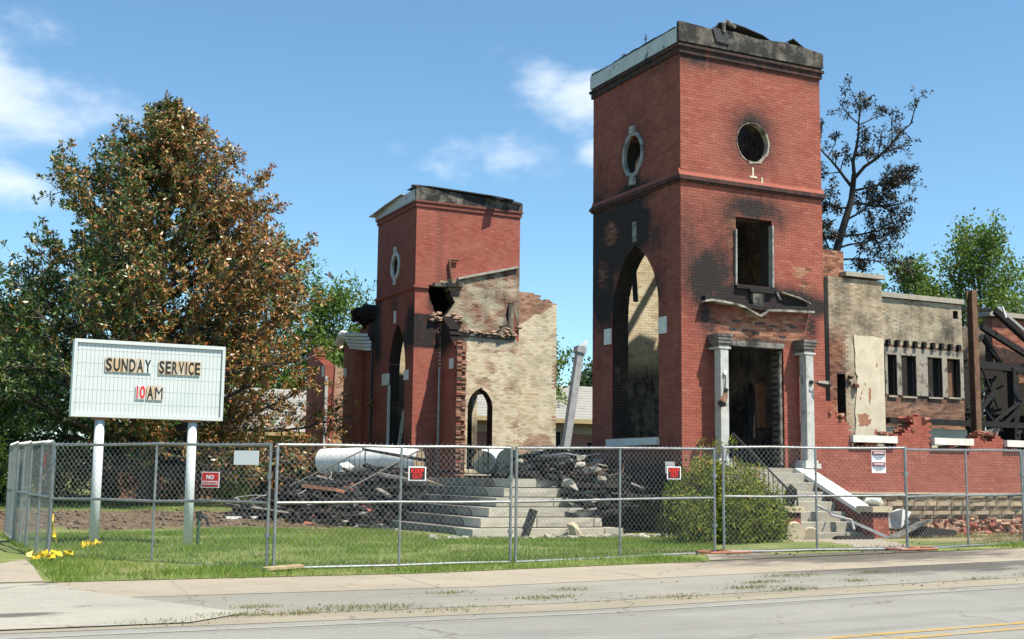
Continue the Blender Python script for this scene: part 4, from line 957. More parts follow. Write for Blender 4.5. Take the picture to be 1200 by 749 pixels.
# nave floor with ash
mb = MB(); mb.box(2.3, 30, .5, 31, .9, 1.35); struct(mb.build('floor', M['charred_rubble']))
rn = random.Random(77); mb = MB()
for i in range(900):
    x = rn.uniform(5, 26); y = rn.uniform(1.2, 8.5)
    mb.chunk((x, y, 1.35+rn.uniform(0,.5)), rn.uniform(.08,.42), (1.5,1,.6))
o = mb.build('ash_rubble', M['charred_rubble'], kind='stuff'); tag(o, 'black ash and rubble heaped behind the low side wall', 'rubble')
for i, (p, q, wd, h, m, lb) in enumerate((((11.0,2.2,2.0),(13.4,3.2,2.9),.7,.05,'grey_board','grey sheet of roofing leaning behind the low wall by the steel column'),((12.6,2.6,1.9),(13.5,3.0,2.95),.5,.04,'grey_board','grey warped board beside the rusty steel column'),
        ((14.3,2.2,2.0),(15.2,3.0,3.0),.4,.08,'tan_wood','pale scorched plank tilted right of the steel column'),((15.3,1.6,2.3),(16.4,1.9,3.9),.06,.06,'sheet_grey','bent grey metal strut forming a peak at the wing end'),((16.4,1.9,3.9),(17.0,1.8,2.2),.1,.06,'sheet_grey','bent grey metal strut sloping down at the photo edge'))):
    mb = MB(); mb.beam(p, q, wd, h, .3, .02); tag(mb.build('loose_board', M[m]), lb, 'board')
mb = MB(); mb.tube([(15.25,1.5,1.7),(15.3,1.55,2.4),(15.5,1.6,2.55)], [.1,.1,.06], 8); tag(mb.build('vent_pipe', M['white_paint']), 'short white pipe stub behind the right sill', 'pipe')

# ================================================================== front steps
st = thing('stone_steps', 'wide pale stone entrance steps with left faces darkened by soot and painted-in shade between the two towers', 'steps', (-3, 8, 0))
RIS, TRD = .215, .35
XR = [-2.0,-2.35,-2.2,-1.9,-1.6,-1.3]
for k in range(6):
    x, y, z = -5.74+TRD*k, -.61+TRD*k, RIS*k
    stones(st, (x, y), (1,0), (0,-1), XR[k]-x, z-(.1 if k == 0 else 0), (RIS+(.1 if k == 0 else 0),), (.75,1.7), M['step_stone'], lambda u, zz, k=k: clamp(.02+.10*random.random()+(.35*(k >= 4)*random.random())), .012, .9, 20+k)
    stones(st, (x, y+.91), (0,1), (-1,0), 18.2-2*TRD*k-.91, z-(.1 if k == 0 else 0), (RIS+(.1 if k == 0 else 0),), (.9,1.7), M['step_stone'], lambda u, zz: clamp(.66+.25*noise.noise(Vector((u*.7, zz, 2)))), .012, .9, 40+k)  # left risers: soot deepened with shade put into the stone colour
mb = MB(); mb.box(-3.7, -1.3, 1.5, 17.4, -.1, 1.27, (1,.75,.4,0)); mb.box(-1.3, 2.3, 4.6, 17.4, -.1, 1.265, (1,.9,.4,0)); mb.build('landing', M['step_stone'], st)
mb = MB(); mb.box(-5.2, -2.4, .2, 17.6, -.12, .2, (1,.6,.4,0)); mb.build('step_core', M['step_stone'], st)

def timber(p, q, wd, h, mat='charred_wood', label='charred timber lying in the black heap over the left part of the steps', group='charred timbers on the steps', name='charred_timber', cat='timber', roll=None):
    mb = MB(); mb.beam(p, q, wd, h, random.uniform(-.6,.6) if roll is None else roll, .04)
    return tag(mb.build(name, M[mat]), label, cat, group)
rn = random.Random(51)
def steptop(x, y):
    k = min((x+5.74)/TRD, (y+.61)/TRD)
    if k < 0: return GND(x, y)+.02
    return RIS*min(6, int(k)+1)
def heap(name, label, pts, n, size, mat, seed, flat=.6):
    """pts: list of (x,y,z,r) mound centres"""
    rn = random.Random(seed); mb = MB()
    for i in range(n):
        cx, cy, cz, r = rn.choice(pts); a = rn.random()*6.283; q = math.sqrt(rn.random())
        x, y = cx+r*q*math.cos(a), cy+r*q*math.sin(a)
        z = steptop(x, y) if x < 0 else 1.3
        mb.chunk((x, y, z+max(0, cz-z)*(1-q*q)*rn.uniform(.3, 1)+.02), rn.uniform(*size), (rn.uniform(.8,2.2), 1, rn.uniform(.25,flat)), (1,0,rn.random(),0))
    o = mb.build(name, M[mat], kind='stuff'); return tag(o, label, 'rubble', None, 'stuff')
heap('charred_rubble', 'black mound of charred debris burying the left side of the steps', [(-6.2,6.5,.5,1.6),(-5.6,9,.85,1.8),(-5.4,11.5,.95,1.8),(-5.9,5.4,.45,1.2),(-5.4,13.8,.95,1.8),(-6.6,10,.4,1.7),(-5.8,7.8,.75,1.4)], 1100, (.07,.3), 'charred_rubble', 5)
for i in range(120):
    y = rn.uniform(4.6, 15.5); x = rn.uniform(-7.0, -3.9); a = rn.uniform(0, 3.14)
    l = rn.uniform(.5, 2.4)*(1 if i % 4 else 1.5); z0 = steptop(x, y)+rn.uniform(.06,.5)*(1-abs(y-9)/9)
    dx, dy = math.cos(a)*l/2, math.sin(a)*l/2
    timber((x-dx, y-dy, max(.08, z0+rn.uniform(-.4,.15))), (x+dx, y+dy, z0+rn.uniform(0,.35)), rn.uniform(.05,.16), rn.uniform(.03,.12), 'charred_wood' if rn.random() < .8 else 'grey_board')
heap('charred_rubble', 'dark heap of broken roofing and stone sliding down the right part of the steps', [(-2.6,2.2,1.5,1.1),(-1.8,1.6,1.2,1.0),(-1.4,3.4,1.9,1.2),(-2.0,.6,.7,.8),(-1.0,5.0,2.2,1.0),(-.8,2.6,1.3,1.0),(-.9,1.2,.7,.8),(-.7,3.8,1.8,.9)], 640, (.07,.3), 'charred_rubble', 15, .5)
rn = random.Random(61)
for i in range(34):
    x = rn.uniform(-3.3,-.7); y = rn.uniform(.0, 3.6); z = steptop(x, y)+rn.uniform(.12,.5)*sstep(-.4, 1.5, y); a = rn.random()*3.14; l = rn.uniform(.25,.8)
    timber((x-math.cos(a)*l/2, y-math.sin(a)*l/2, z), (x+math.cos(a)*l/2, y+math.sin(a)*l/2, z+rn.uniform(-.2,.15)), rn.uniform(.15,.4), rn.uniform(.03,.07), rn.choice(('roof_felt','grey_board','charred_wood')), 'broken slab of dark roofing in the heap over the right part of the steps', 'roofing slabs on the steps', 'roofing_slab', 'debris')
for i in range(11):
    x = rn.uniform(-3.1,-1.3); y = rn.uniform(.3, 3); z = steptop(x, y)+rn.uniform(.1,.5)
    mb = MB(); mb.chunk((x, y, z), rn.uniform(.09,.2), (1.5,1,.7), (1,.1+rn.random()*.5,rn.random(),0)); tag(mb.build('stone_chunk', M['step_stone']), 'pale broken stone chunk among the dark heap over the right part of the steps', 'stone', 'stone chunks on the steps')
mb = MB(); mb.beam((-4.55,-.68,.02),(-4.30,-.66,.62),.26,.1,.1,.02); tag(mb.build('leaning_slab', M['grey_board']), 'scorched grey slab leaning upright against the lowest step', 'slab')
mb = MB(); mb.beam((-3.45,.2,.48),(-2.35,.0,.62),.08,.05,.2,.02); tag(mb.build('loose_board', M['grey_board']), 'thin grey stick lying across the middle of the pale steps', 'board')
mb = MB(); mb.chunk((-3.35,-.82,.16), .24, (.7,.6,1.3), (1,.05,.9,0)); tag(mb.build('stone_chunk', M['tan_stone']), 'small pinkish stone standing on the grass before the lowest step', 'stone')
for p, q, wd, h, m, lb in (((-8.2,8.6,.40),(-6.4,8.2,.10),.55,.05,'burnt_paint','wide pale scorched board tilted on the grass left of the heap'),((-8.6,9.6,.08),(-6.6,8.9,.10),.16,.1,'white_paint','long white trim board flat on the grass left of the heap'),((-7.4,8.0,.2),(-6.0,7.4,.45),.12,.05,'grey_board','thin grey board leaning on the left edge of the heap'),
                            ((-7.1,6.6,.12),(-6.0,6.0,.05),.2,.05,'sheet_grey','bent grey metal strip at the foot of the heap'),((-6.6,4.4,.12),(-6.2,2.6,.06),.14,.05,'burnt_paint','pale strip at the foot of the heap nearest the steps corner'),
                            ((-6.3,9.5,.95),(-5.6,8.6,.85),.7,.1,'terracotta','scorched orange panel lying on top of the black heap'),((-4.2,7.4,1.35),(-4.0,4.6,.95),.16,.12,'tan_wood','long pale yellow timber lying along the iron railing')):
    mb = MB(); mb.beam(p, q, wd, h, .15, .02); tag(mb.build('loose_board', M[m]), lb, 'board')
mb = MB()
rn = random.Random(66)
for i in range(160): mb.chunk((rn.uniform(-6.9,-1.2), rn.uniform(-1.5,-.7), .05), rn.uniform(.02,.09), (1.4,1,.6), (1,rn.random()*.5,rn.random(),0))
tag(mb.build('stone_crumbs', M['step_stone'], kind='stuff'), 'pale crumbs of stone strewn along the foot of the steps', 'rubble', None, 'stuff')

heap('brick_rubble', 'red brick fragments scattered through the black heap on the steps', [(-5.6,9,1.1,2.0),(-5.4,12,1.1,2.0),(-6.2,6,.6,1.6),(-2.2,2.0,1.2,1.2),(-1.5,3.4,1.7,1.0)], 130, (.05,.11), 'brick', 35, .7)
heap('plaster_rubble', 'pale plaster and insulation scraps scattered through the black heap on the steps', [(-5.8,8,.9,2.0),(-5.4,12,1.0,2.0),(-6.4,5.5,.5,1.6),(-2.2,1.6,1.0,1.2),(-1.5,3.2,1.6,1.0)], 90, (.04,.13), 'burnt_paint', 36, .35)
rn = random.Random(71)
for i in range(16):
    x, y = (rn.uniform(-6.6,-4.2), rn.uniform(4,14)) if i < 12 else (rn.uniform(-2.8,-1.2), rn.uniform(.6,3)); z = steptop(x, y)+.3; pts = [(x, y, z)]
    for k in range(7): x += rn.gauss(0,.28); y += rn.gauss(0,.35); z = max(.1, z+rn.gauss(0,.16)); pts.append((x, y, z))
    mb = MB(); mb.tube(pts, .014, 5); tag(mb.build('bent_wire', M['rusty_steel' if i % 2 else 'sheet_grey']), 'twisted wire sticking out of the burnt debris on the steps', 'wire', 'twisted wires in the debris')

# fallen column drums
def drum(label, a, b, r, r2=None, grp='fallen white column drums'):
    t = thing('column_drum', label, 'column drum', a, grp); a = Vector(a); b = Vector(b); d = (b-a).normalized(); r2 = r2 or r
    n = 8; pts = [a+(b-a)*i/n for i in range(n+1)]; rr = [(r+(r2-r)*i/n)*(1+.012*math.sin(i*2.1)) for i in range(n+1)]; rr[0] *= .97
    mb = MB(); mb.tube(pts, rr, 22, False); mb.build('shaft', M['white_paint'], t, smooth=True)
    mb = MB(); mb.tube([a-d*.004, a+d*.02], r*.955, 22); mb.build('core_end', M['tan_wood'], t)
    mb = MB(); mb.tube([b-d*.02, b+d*.004], r2*.955, 22); mb.build('core_end', M['tan_wood'], t)
    mb = MB(); mb.tube([a-d*.012, a], [r*.3,r*.3], 10); mb.build('core_boss', M['tan_wood'], t)
drum('tan ended drum, first in the row beside the railing on the landing', (-.95,9.3,1.74), (-.2,10.4,1.74), .36)
drum('tan ended drum, second in the row, tipped towards the camera on the landing', (-.2,9.1,1.80), (.5,10.3,1.72), .39)
drum('short white drum with a broken rim behind the tan ended ones', (-.15,11.3,1.85), (.75,11.1,1.8), .42)
drum('white drum showing one tan end, nearest the dark tower on the landing', (.75,9.2,1.80), (1.75,9.9,1.76), .36, .40)
drum('long white column lying at the left of the landing below the far tower', (-3.6,17.0,1.78), (-1.9,14.6,1.86), .44, .42)
drum('white tapering column piece wedged against the far tower foot', (-2.2,14.4,1.90), (-1.35,13.5,1.78), .36, .42)
mb = MB(); mb.box(-.2, 1.0, 8.1, 9.0, 1.29, 1.46, (1,.05,.6,0)); tag(mb.build('column_base_slab', M['white_stone']), 'flat white slab in front of the column drums', 'slab')
mb = MB(); mb.chunk((1.0,7.6,1.2), .33, (1,1,.9), (1,.1,.7,0)); tag(mb.build('white_block', M['white_stone']), 'small white block in the rubble right of the flat slab', 'block')
mb = MB(); mb.chunk((-3.4,15.2,1.5), .32, (1,1,.9), (1,.1,.7,0)); tag(mb.build('white_block', M['white_stone']), 'small white block under the long column', 'block')
mb = MB(); mb.beam((-3.6,16.5,1.4),(-3.2,17.4,2.0),.4,.1,0,.03,(1,.1,.5,0)); tag(mb.build('white_block', M['white_stone']), 'tilted white plate at the left end of the long column', 'block')
# rubble inside the front door line, blue tarpaulins
heap('charred_rubble', 'black rubble piled between the landing and the tall tower', [(1.7,7.2,2.3,1.2),(2.6,9.5,2.0,1.3),(1.0,6.0,2.2,.9),(2.4,12,1.8,1.4)], 360, (.1,.4), 'charred_rubble', 25)
for (x, y, z, s, lb) in ((3.3,12.6,2.0,(1.5,.8,.75),'crumpled blue tarpaulin below the buff gable wall'),(3.2,10.4,2.1,(.75,.6,.65),'small blue tarpaulin bundle at the foot of the leaning post')):
    mb = MB(); n = 12
    vs = []
    for j in range(7):
        for i in range(n):
            t = 6.283*i/n; h = j/6; r = math.cos(h*1.45)*(1+.25*noise.noise(Vector((math.cos(t)*2, math.sin(t)*2, h*3+x))))
            vs.append((x+s[0]*.6*r*math.cos(t), y+s[1]*.6*r*math.sin(t), z-.6+s[2]*math.sin(h*1.5)))
    mb.add(vs, [(j*n+i, j*n+(i+1) % n, (j+1)*n+(i+1) % n, (j+1)*n+i) for j in range(6) for i in range(n)]+[tuple(range(6*n, 7*n))])
    tag(mb.build('tarpaulin', M['tarp_blue'], smooth=True), lb, 'tarpaulin')
lp = thing('leaning_post', 'tall grey boxed post leaning in the gap between the towers', 'post', (5.4,16,1.3))
mb = MB(); mb.beam((5.35,16,1.3),(6.12,16,6.1),.3,.26,.1,.02); mb.build('shaft', M['sheet_grey'], lp)
mb = MB(); mb.beam((6.11,16,6.05),(6.15,16,6.28),.42,.36,.1,.02); mb.build('cap', M['sheet_grey'], lp)
mb = MB(); mb.add([(5.95,15.8,6.28),(6.35,15.8,6.33),(6.5,16.1,6.6),(6.3,16.2,6.32)], [(0,1,2),(0,2,3),(0,1,3),(1,2,3)]); mb.build('torn_edge', M['sheet_grey'], lp)
# iron railings on the steps
def railing(label, p, q, n, h=.85, extra=None):
    t = thing('iron_railing', label, 'railing', p); p = Vector(p); q = Vector(q); up = Vector((0,0,h))
    mb = MB(); mb.tube([p+up, q+up]+([extra] if extra else []), .024, 6); mb.build('handrail', M['iron'], t)
    mb = MB(); mb.tube([p+up*.14, q+up*.14], .016, 6); mb.build('bottom_rail', M['iron'], t)
    for i in range(n+1):
        a = p+(q-p)*i/n; mb = MB(); mb.tube([a+up*(0 if i in (0, n) else .14), a+up], .022 if i in (0, n) else .011, 5); mb.build('baluster', M['iron'], t)
railing('black iron railing running down the middle of the steps', (-3.5,7.6,1.29), (-6.0,6.9,.1), 16)
railing('black iron railing half buried at the left of the steps', (-3.5,12.8,1.29), (-6.0,12.6,.1), 14)
railing('short black iron railing along the landing before the tan drums', (-3.3,7.6,1.29), (-1.2,8.4,1.29), 11)

# ================================================================== side door stairway
ds = thing('side_stairway', 'narrow stone stairway with white capped cheek wall leading to the tower door', 'stairway', (2, -1.5, 0))
for k in range(7):
    z = 1.50-.222*k; y = -.45-.34*k
    rnn = random.Random(80+k)
    mb = MB(); n = 8; vs = []
    for i in range(n+1):
        x = 1.06+(3.08-1.06)*i/n; j = rnn.uniform(-.012,.012)
        vs += [(x, y-.34+j, z-.222-(.2 if k == 6 else 0)), (x, y-.34+j, z-.01), (x, y-.33+j, z), (x, y+.3, z), (x, y+.3, z-.22)]
    fs = [(5*i+a, 5*i+(a+1) % 5, 5*i+5+(a+1) % 5, 5*i+5+a) for i in range(n) for a in range(5)]+[(0,1,2,3,4), tuple(5*n+a for a in (4,3,2,1,0))]
    mb.add(vs, fs, (1, .12+.15*rnn.random(), rnn.random(), 0)); mb.build('step', M['step_stone'], ds)
mb = MB(); mb.box(1.06, 3.08, -.46, -.0, .0, 1.49, (1,.2,.4,0)); mb.build('landing', M['step_stone'], ds)
for x0, x1, zt in ((3.09,3.50,1.50),(.66,1.05,1.30)):
    mb = MB(); mb.prism([(0,-.1),(-2.85,-.1),(-2.85,zt-1.0),(-.45,zt),(0,zt)], 0, x0, x1, (1,.35,.5,0)); mb.build('cheek_wall', M['mortar'], ds)
    mb = MB(); mb.prism([(0.0,zt),(-.45,zt),(-2.85,zt-1.0),(-2.82,zt-.90),(-.42,zt+.12),(0,zt+.12)], 0, x0-.04, x1+.05, (1,.02 if x0 > 2 else .5,.6,0)); mb.build('cheek_cap', M['white_stone'] if x0 > 2 else M['tan_stone'], ds)
core, bk = MB(), MB()
def slope_top(zt): return lambda u: zt-.02 if u < .45 else zt-.02-(u-.45)*1.0/2.4
Wall((3.088,0), (0,-1), (-1,0), 2.85, -.05, slope_top(1.50), .05, [], lambda u, z, p: (1, .45, 0), None).run(core, bk)
Wall((.66,0), (0,-1), (-1,0), 2.85, -.05, slope_top(1.3), .05, [], lambda u, z, p: (1, .2, 0), None).run(core, bk)
bk.build('brickwork', M['brick'], ds, kind='stuff')
for x0 in (.52, 3.02):
    core, bk = MB(), MB()
    for O, U, Nn, wd in (((x0,-3.14),(1,0),(0,-1),.46),((x0,-3.14),(0,1),(-1,0),.42),((x0+.46,-3.14),(0,1),(1,0),.42)):
        Wall(O, U, Nn, wd, -.12, .64, .15, [], lambda u, z, p: (1, .85*sstep(.42, .6, z), 0), None).run(core, bk)
    core.build('pier_core', M['mortar'], ds); bk.build('pier_brickwork', M['brick'], ds, kind='stuff')
    mb = MB(); mb.box(x0-.06, x0+.52, -3.20, -2.66, .63, .76); mb.build('pier_cap', M['tan_stone'], ds)
railing('black iron handrail on the left side of the door stairway', (1.12,-.5,1.5), (1.12,-2.85,-.0), 14, .92)
mb = MB(); mb.chunk((3.25,-2.95,.83), .22, (1.3,1,.45), (1,0,.8,0)); tag(mb.build('white_chunk', M['white_stone']), 'flat white stone lying on the right stair pier', 'stone')
mb = MB(); mb.chunk((3.95,-2.9,.45), .30, (1.1,1,1), (1,0,.8,0)); tag(mb.build('white_chunk', M['white_stone']), 'white lump resting right of the right stair pier', 'stone')
mb = MB(); mb.chunk((1.0,-2.75,.95), .3, (.7,.7,1.1)); tag(mb.build('charred_lump', M['charred_wood']), 'black charred lump hanging over the left stair pier', 'debris')
mb = MB(); mb.tube([(.55,-3.5,.2),(.57,-3.38,.21)], [.22,.24], 16); tag(mb.build('carved_rosette', M['tan_stone']), 'round tan carved disc leaning on the left stair pier', 'rosette')
mb = MB(); mb.tube([(.95,-3.5,.14),(.99,-3.4,.16)], [.17,.18], 14); tag(mb.build('carved_rosette', M['tan_stone']), 'smaller round tan disc right of the leaning one', 'rosette')
for p, q, wd, h, m, lb in (((2.2,-2.2,.75),(3.2,-3.5,.05),.14,.06,'sheet_grey','bent grey gutter lying down the right side of the stairway'),((2.9,-3.7,.05),(4.3,-3.4,.42),.35,.05,'grey_board','grey scorched board rising from the foot of the right stair pier'),((4.0,-3.3,.2),(5.0,-3.5,.10),.4,.2,'charred_wood','charred log beside the fence joint right of the stairway'),
                            ((3.6,-2.5,.35),(5.0,-2.4,.3),.3,.25,'charred_wood','black beam lying below the red wall right of the stairway'),((1.5,-3.6,.08),(2.4,-3.8,.1),.2,.1,'charred_wood','short charred stick at the foot of the stairway')):
    mb = MB(); mb.beam(p, q, wd, h, .2, .03); tag(mb.build('loose_board', M[m]), lb, 'board')
mb = MB(); mb.tube([(2.1,-2.3,.78),(2.35,-2.45,.62),(2.2,-2.7,.55),(2.6,-2.9,.45),(2.5,-3.1,.25)], .03, 6); tag(mb.build('bent_conduit', M['sheet_grey']), 'bent pale conduit twisted on the lower stairs', 'conduit')
# brick rubble along the wing
rn = random.Random(90)
def brickbit(x, y, z, l, label, group):
    a = rn.random()*3.14; mb = MB(); mb.beam((x-l/2*math.cos(a), y-l/2*math.sin(a), z), (x+l/2*math.cos(a), y+l/2*math.sin(a), z+rn.uniform(-.05,.05)), .11, .075, rn.random()*1.5, .012, (rn.choice((.1,.1,1)), rn.random()*.25, rn.random(), .15))
    tag(mb.build('loose_brick', M['brick']), label, 'brick', group)
for i in range(150):
    x = rn.uniform(4.0, 12.5); y = -.35-abs(rn.gauss(0, .75)); h = max(0, .38-abs(y+.5)*.25)
    brickbit(x, y, GND(x, y)+.05+rn.random()*h, rn.uniform(.12,.22), 'loose red brick in the rubble strewn below the low side wall', 'bricks strewn below the side wall')
mb = MB()
for i in range(420):
    x = rn.uniform(3.8, 12.8); y = -.2-abs(rn.gauss(0, .7)); h = max(0, .32-abs(y+.4)*.22)
    mb.chunk((x, y, GND(x, y)+.02+rn.random()*h), rn.uniform(.03,.16), (1.5,1,.7), (rn.choice((0,.2,1)), rn.random()*.3, rn.random(), .25))
tag(mb.build('brick_rubble', M['brick'], kind='stuff'), 'crushed red brick rubble along the foot of the side wall', 'rubble', None, 'stuff')

# ================================================================== chain link fence
def chain(p0, p1, z0, z1, parent, wd=.088, hh=.05, r=.0024):
    p0 = np.array(p0); p1 = np.array(p1); L = np.linalg.norm(p1-p0); u = (p1-p0)/L; nrm = np.array([-u[1], u[0]])
    n = int(L/(wd/2)); m = int((z1-z0)/hh)+1
    k = np.arange(n)[:, None]; j = np.arange(m)[None, :]
    x = (k+((j+k) % 2))*(L/n); z = z0+j*((z1-z0)/(m-1))+0*k; dn = np.where((j+k) % 2 == 1, .004, -.004)
    rs = np.random.RandomState(int(abs(p0[0]*100)))
    bow = .012*np.sin(x*1.7+p0[0])+.01*np.sin(z*3+x)
    dn = dn+bow
    V = np.zeros((n, m, 3, 3))
    for q, (a, b) in enumerate(((r, 0), (-r*.5, r*.87), (-r*.5, -r*.87))):
        V[:, :, q, 0] = p0[0]+u[0]*(x+a)+nrm[0]*(dn+b); V[:, :, q, 1] = p0[1]+u[1]*(x+a)+nrm[1]*(dn+b); V[:, :, q, 2] = z
    base = (k*m+j[:, :-1])*3
    F = np.concatenate([np.stack([base+q, base+(q+1) % 3, base+3+(q+1) % 3, base+3+q], -1).reshape(-1, 4) for q in range(3)])
    V = V.reshape(-1, 3)
    return npmesh('chain_link_mesh', V, F, np.tile([1,0,.5,0], (len(V), 1)), M['wire'], parent, kind='stuff')
def panel(label, p0, p1, z0, z1=None, H=1.83, mid=.5, rp=.024):
    z1 = z0 if z1 is None else z1
    t = thing('mesh_fence', label, 'fence', ((p0[0]+p1[0])/2, (p0[1]+p1[1])/2, min(z0, z1)), 'chain link fence panels')
    A = lambda f, h: (p0[0]+(p1[0]-p0[0])*f, p0[1]+(p1[1]-p0[1])*f, z0+(z1-z0)*f+h)
    for f, nm in ((0,'post'),(1,'post')):
        mb = MB(); mb.tube([A(f, -.04), A(f, H+.01)], rp, 10); mb.build(nm, M['galvanized'], t)
    mb = MB(); mb.tube([A(mid, .03), A(mid, H-.02)], .02, 8); mb.build('middle_post', M['galvanized'], t)
    for h in (.03, .97, H-.015):
        mb = MB(); mb.tube([A(0, h), A(.25, h+random.uniform(-.012,.012)), A(.5, h+random.uniform(-.012,.012)), A(.75, h+random.uniform(-.012,.012)), A(1, h)], .0215, 8); mb.build('rail', M['galvanized'], t)
    o = chain(p0, p1, .05+min(z0, z1), H-.02+max(z0, z1)*.5+min(z0, z1)*.5, t)
    # knuckled wire ends along the top rail
    mb = MB(); L = math.dist(p0, p1); n = int(L/.088)
    for i in range(n):
        a = Vector(A((i+.5)/n, H-.03)); b = Vector(A((i+.8)/n, H+.03)); mb.beam(a, b, .006, .006)
    mb.build('wire_knuckles', M['wire'], t, kind='stuff')
    return t
def clamps(t, p, z0):
    for h in (.5, 1.35):
        mb = MB(); mb.tube([(p[0],p[1],z0+h-.03),(p[0],p[1],z0+h+.03)], .045, 8); mb.build('clamp', M['galvanized'], t)
FP = [((-14.5,-4.0),(-11.78,-6.78),-.08,-.07,.49,'left front fence panel crossing before the white sign posts'), ((-11.70,-6.86),(-7.95,-7.0),-.07,-.04,.51,'fence panel carrying the black and red sign left of centre'),
      ((-7.86,-7.01),(-3.93,-6.84),-.04,.03,.50,'fence panel across the pale stone steps'), ((-3.82,-6.95),(-.50,-7.85),.06,.11,.5,'raised fence panel across the shrub and the side stairway'),
      ((-.38,-7.72),(3.20,-7.15),.08,.14,.5,'fence panel across the red wing wall with brick rubble behind'), ((3.28,-7.12),(7.0,-6.7),.14,.2,.5,'last fence panel at the far right photo edge')]
for a, b, z0, z1, mid, lb in FP:
    t = panel(lb, a, b, z0, z1, mid=mid); clamps(t, b, z1)
for a, b, z0, lb in (((-14.52,-3.95),(-14.69,-2.2),-.05,'short oblique fence panel right behind the left corner post'), ((-14.70,-2.15),(-14.76,-.3),-.03,'oblique fence panel in the middle of the left side run'), ((-14.77,-.25),(-14.72,2.6),0,'oblique fence panel at the far end of the left side run')):
    panel(lb, a, b, z0, rp=.017)
for x, y, lb in ((-3.86,-6.98,'rusty flat fence foot under the joint by the shrub'),(-.44,-7.85,'rusty flat fence foot under the joint by the side stairway'),(-11.75,-7.15,'flat wooden fence foot in the grass before the left joint')):
    z = GND(x, y)+.06; mb = MB(); w_ = .42
    if x > -10:
        mb.tube([(x-w_,y-.22,z),(x+w_,y-.22,z),(x+w_+.08,y,z),(x+w_,y+.2,z),(x-w_,y+.2,z),(x-w_-.08,y,z),(x-w_,y-.22,z)], .022, 6); mb.tube([(x,y-.22,z),(x,y+.2,z)], .03, 6)
    else: mb.beam((x-.2,y-.15,z),(x+.35,y-.1,z+.03),.22,.04)
    tag(mb.build('fence_foot', M['rust_orange' if x > -10 else 'tan_wood']), lb, 'fence foot')

def lettering(s, size, c, parent, mat, name='lettering', rz=0., sx=1.0, bold=0., align='CENTER', fit=None):
    cu = bpy.data.curves.new('lettering', 'FONT'); cu.body = s; cu.size = size; cu.align_x = align; cu.align_y = 'CENTER'; cu.offset = bold; cu.extrude = .0015; cu.resolution_u = 3
    tmp = bpy.data.objects.new('tmp', cu); COL.objects.link(tmp); dg = bpy.context.evaluated_depsgraph_get(); dg.update()
    me = bpy.data.meshes.new_from_object(tmp.evaluated_get(dg)); bpy.data.objects.remove(tmp); bpy.data.curves.remove(cu)
    co = np.zeros(len(me.vertices)*3, dtype=np.float32); me.vertices.foreach_get('co', co); co = co.reshape(-1, 3)
    off = np.array(c, dtype=float); q = parent
    while q: off = off-np.array(q.location); q = q.parent
    if fit:
        lo, hi = co[:, 0].min(), co[:, 0].max(); co[:, 0] -= (lo+hi)/2; sx = fit/(hi-lo); co[:, 1] -= (co[:, 1].min()+co[:, 1].max())/2
    X = co[:, 0]*sx; Z = co[:, 1]; Yd = -co[:, 2]
    P = np.stack([X*math.cos(rz)-Yd*math.sin(rz)+off[0], X*math.sin(rz)+Yd*math.cos(rz)+off[1], Z+off[2]], -1)
    me.vertices.foreach_set('co', P.astype(np.float32).ravel()); me.materials.clear(); me.materials.append(M[mat]); me.update()
    o = bpy.data.objects.new(name, me); COL.objects.link(o); o.parent = parent; return o
def plate(name, mat, c, w_, h, rz, parent, d=0., th=.006):
    """upright rectangle facing -Y turned by rz, centre c, pushed d towards the viewer"""
    mb = MB(); ux = Vector((math.cos(rz), math.sin(rz), 0)); n = Vector((math.sin(rz), -math.cos(rz), 0)); c = Vector(c)+n*d
    vs = []
    for q in (0, th):
        for i, j in ((-1,-1),(1,-1),(1,1),(-1,1)): vs.append(c+n*q+ux*(w_/2*i)+Vector((0,0,h/2*j)))
    mb.add(vs, [(0,1,2,3),(7,6,5,4),(0,4,5,1),(1,5,6,2),(2,6,7,3),(3,7,4,0)]); return mb.build(name, M[mat], parent)
def keep_out(label, c, rz):
    t = thing('warning_sign', label, 'sign', c); c = Vector(c); n = Vector((math.sin(rz), -math.cos(rz), 0))
    plate('border', 'paper_white', c, .285, .215, rz, t); plate('panel', 'keep_black', c, .245, .18, rz, t, .008, .003)
    lettering('KEEP', .098, c+n*.0145+Vector((0,0,.041)), t, 'keep_red', rz=rz, bold=.0015, fit=.205)
    lettering('OUT', .098, c+n*.0145+Vector((0,0,-.043)), t, 'keep_red', rz=rz, bold=.0015, fit=.165)
keep_out('black sign with red lettering on the fence in front of the burnt steps', (-9.55,-7.0,1.35), R(-2))
keep_out('black sign with red lettering on the fence before the dark tower corner by the shrub', (-4.85,-6.96,1.42), R(2))
mb = MB(); rz = R(2); plate('backing_card', 'sheet_grey', (-4.89,-6.90,1.51), .2, .2, rz, bpy.data.objects['warning_sign.001'])
rz1 = math.atan2(-2.78, 2.72)
t = thing('warning_sign', 'red and white no trespassing sign low on the left front fence panel', 'sign', (-12.50,-6.12,1.22)); c = Vector((-12.50,-6.12,1.22)); n1 = Vector((math.sin(rz1), -math.cos(rz1), 0))
plate('border', 'paper_white', c, .31, .235, rz1, t); plate('panel', 'red_plastic', c, .285, .21, rz1, t, .008, .003)
plate('stripe', 'paper_white', c+Vector((0,0,-.045)), .26, .055, rz1, t, .0125, .002)
lettering('NO', .085, c+n1*.0145+Vector((0,0,.035)), t, 'paper_white', rz=rz1, bold=.003); lettering('TRESPASSING', .042, c+n1*.0175+Vector((0,0,-.045)), t, 'red_plastic', rz=rz1, sx=.95, bold=.001)
t = thing('blank_sign', 'blank bright white card on the left front fence panel near the joint', 'sign', (-12.08,-6.55,1.55)); plate('card', 'paper_white', (-12.08,-6.55,1.55), .42, .21, rz1, t)
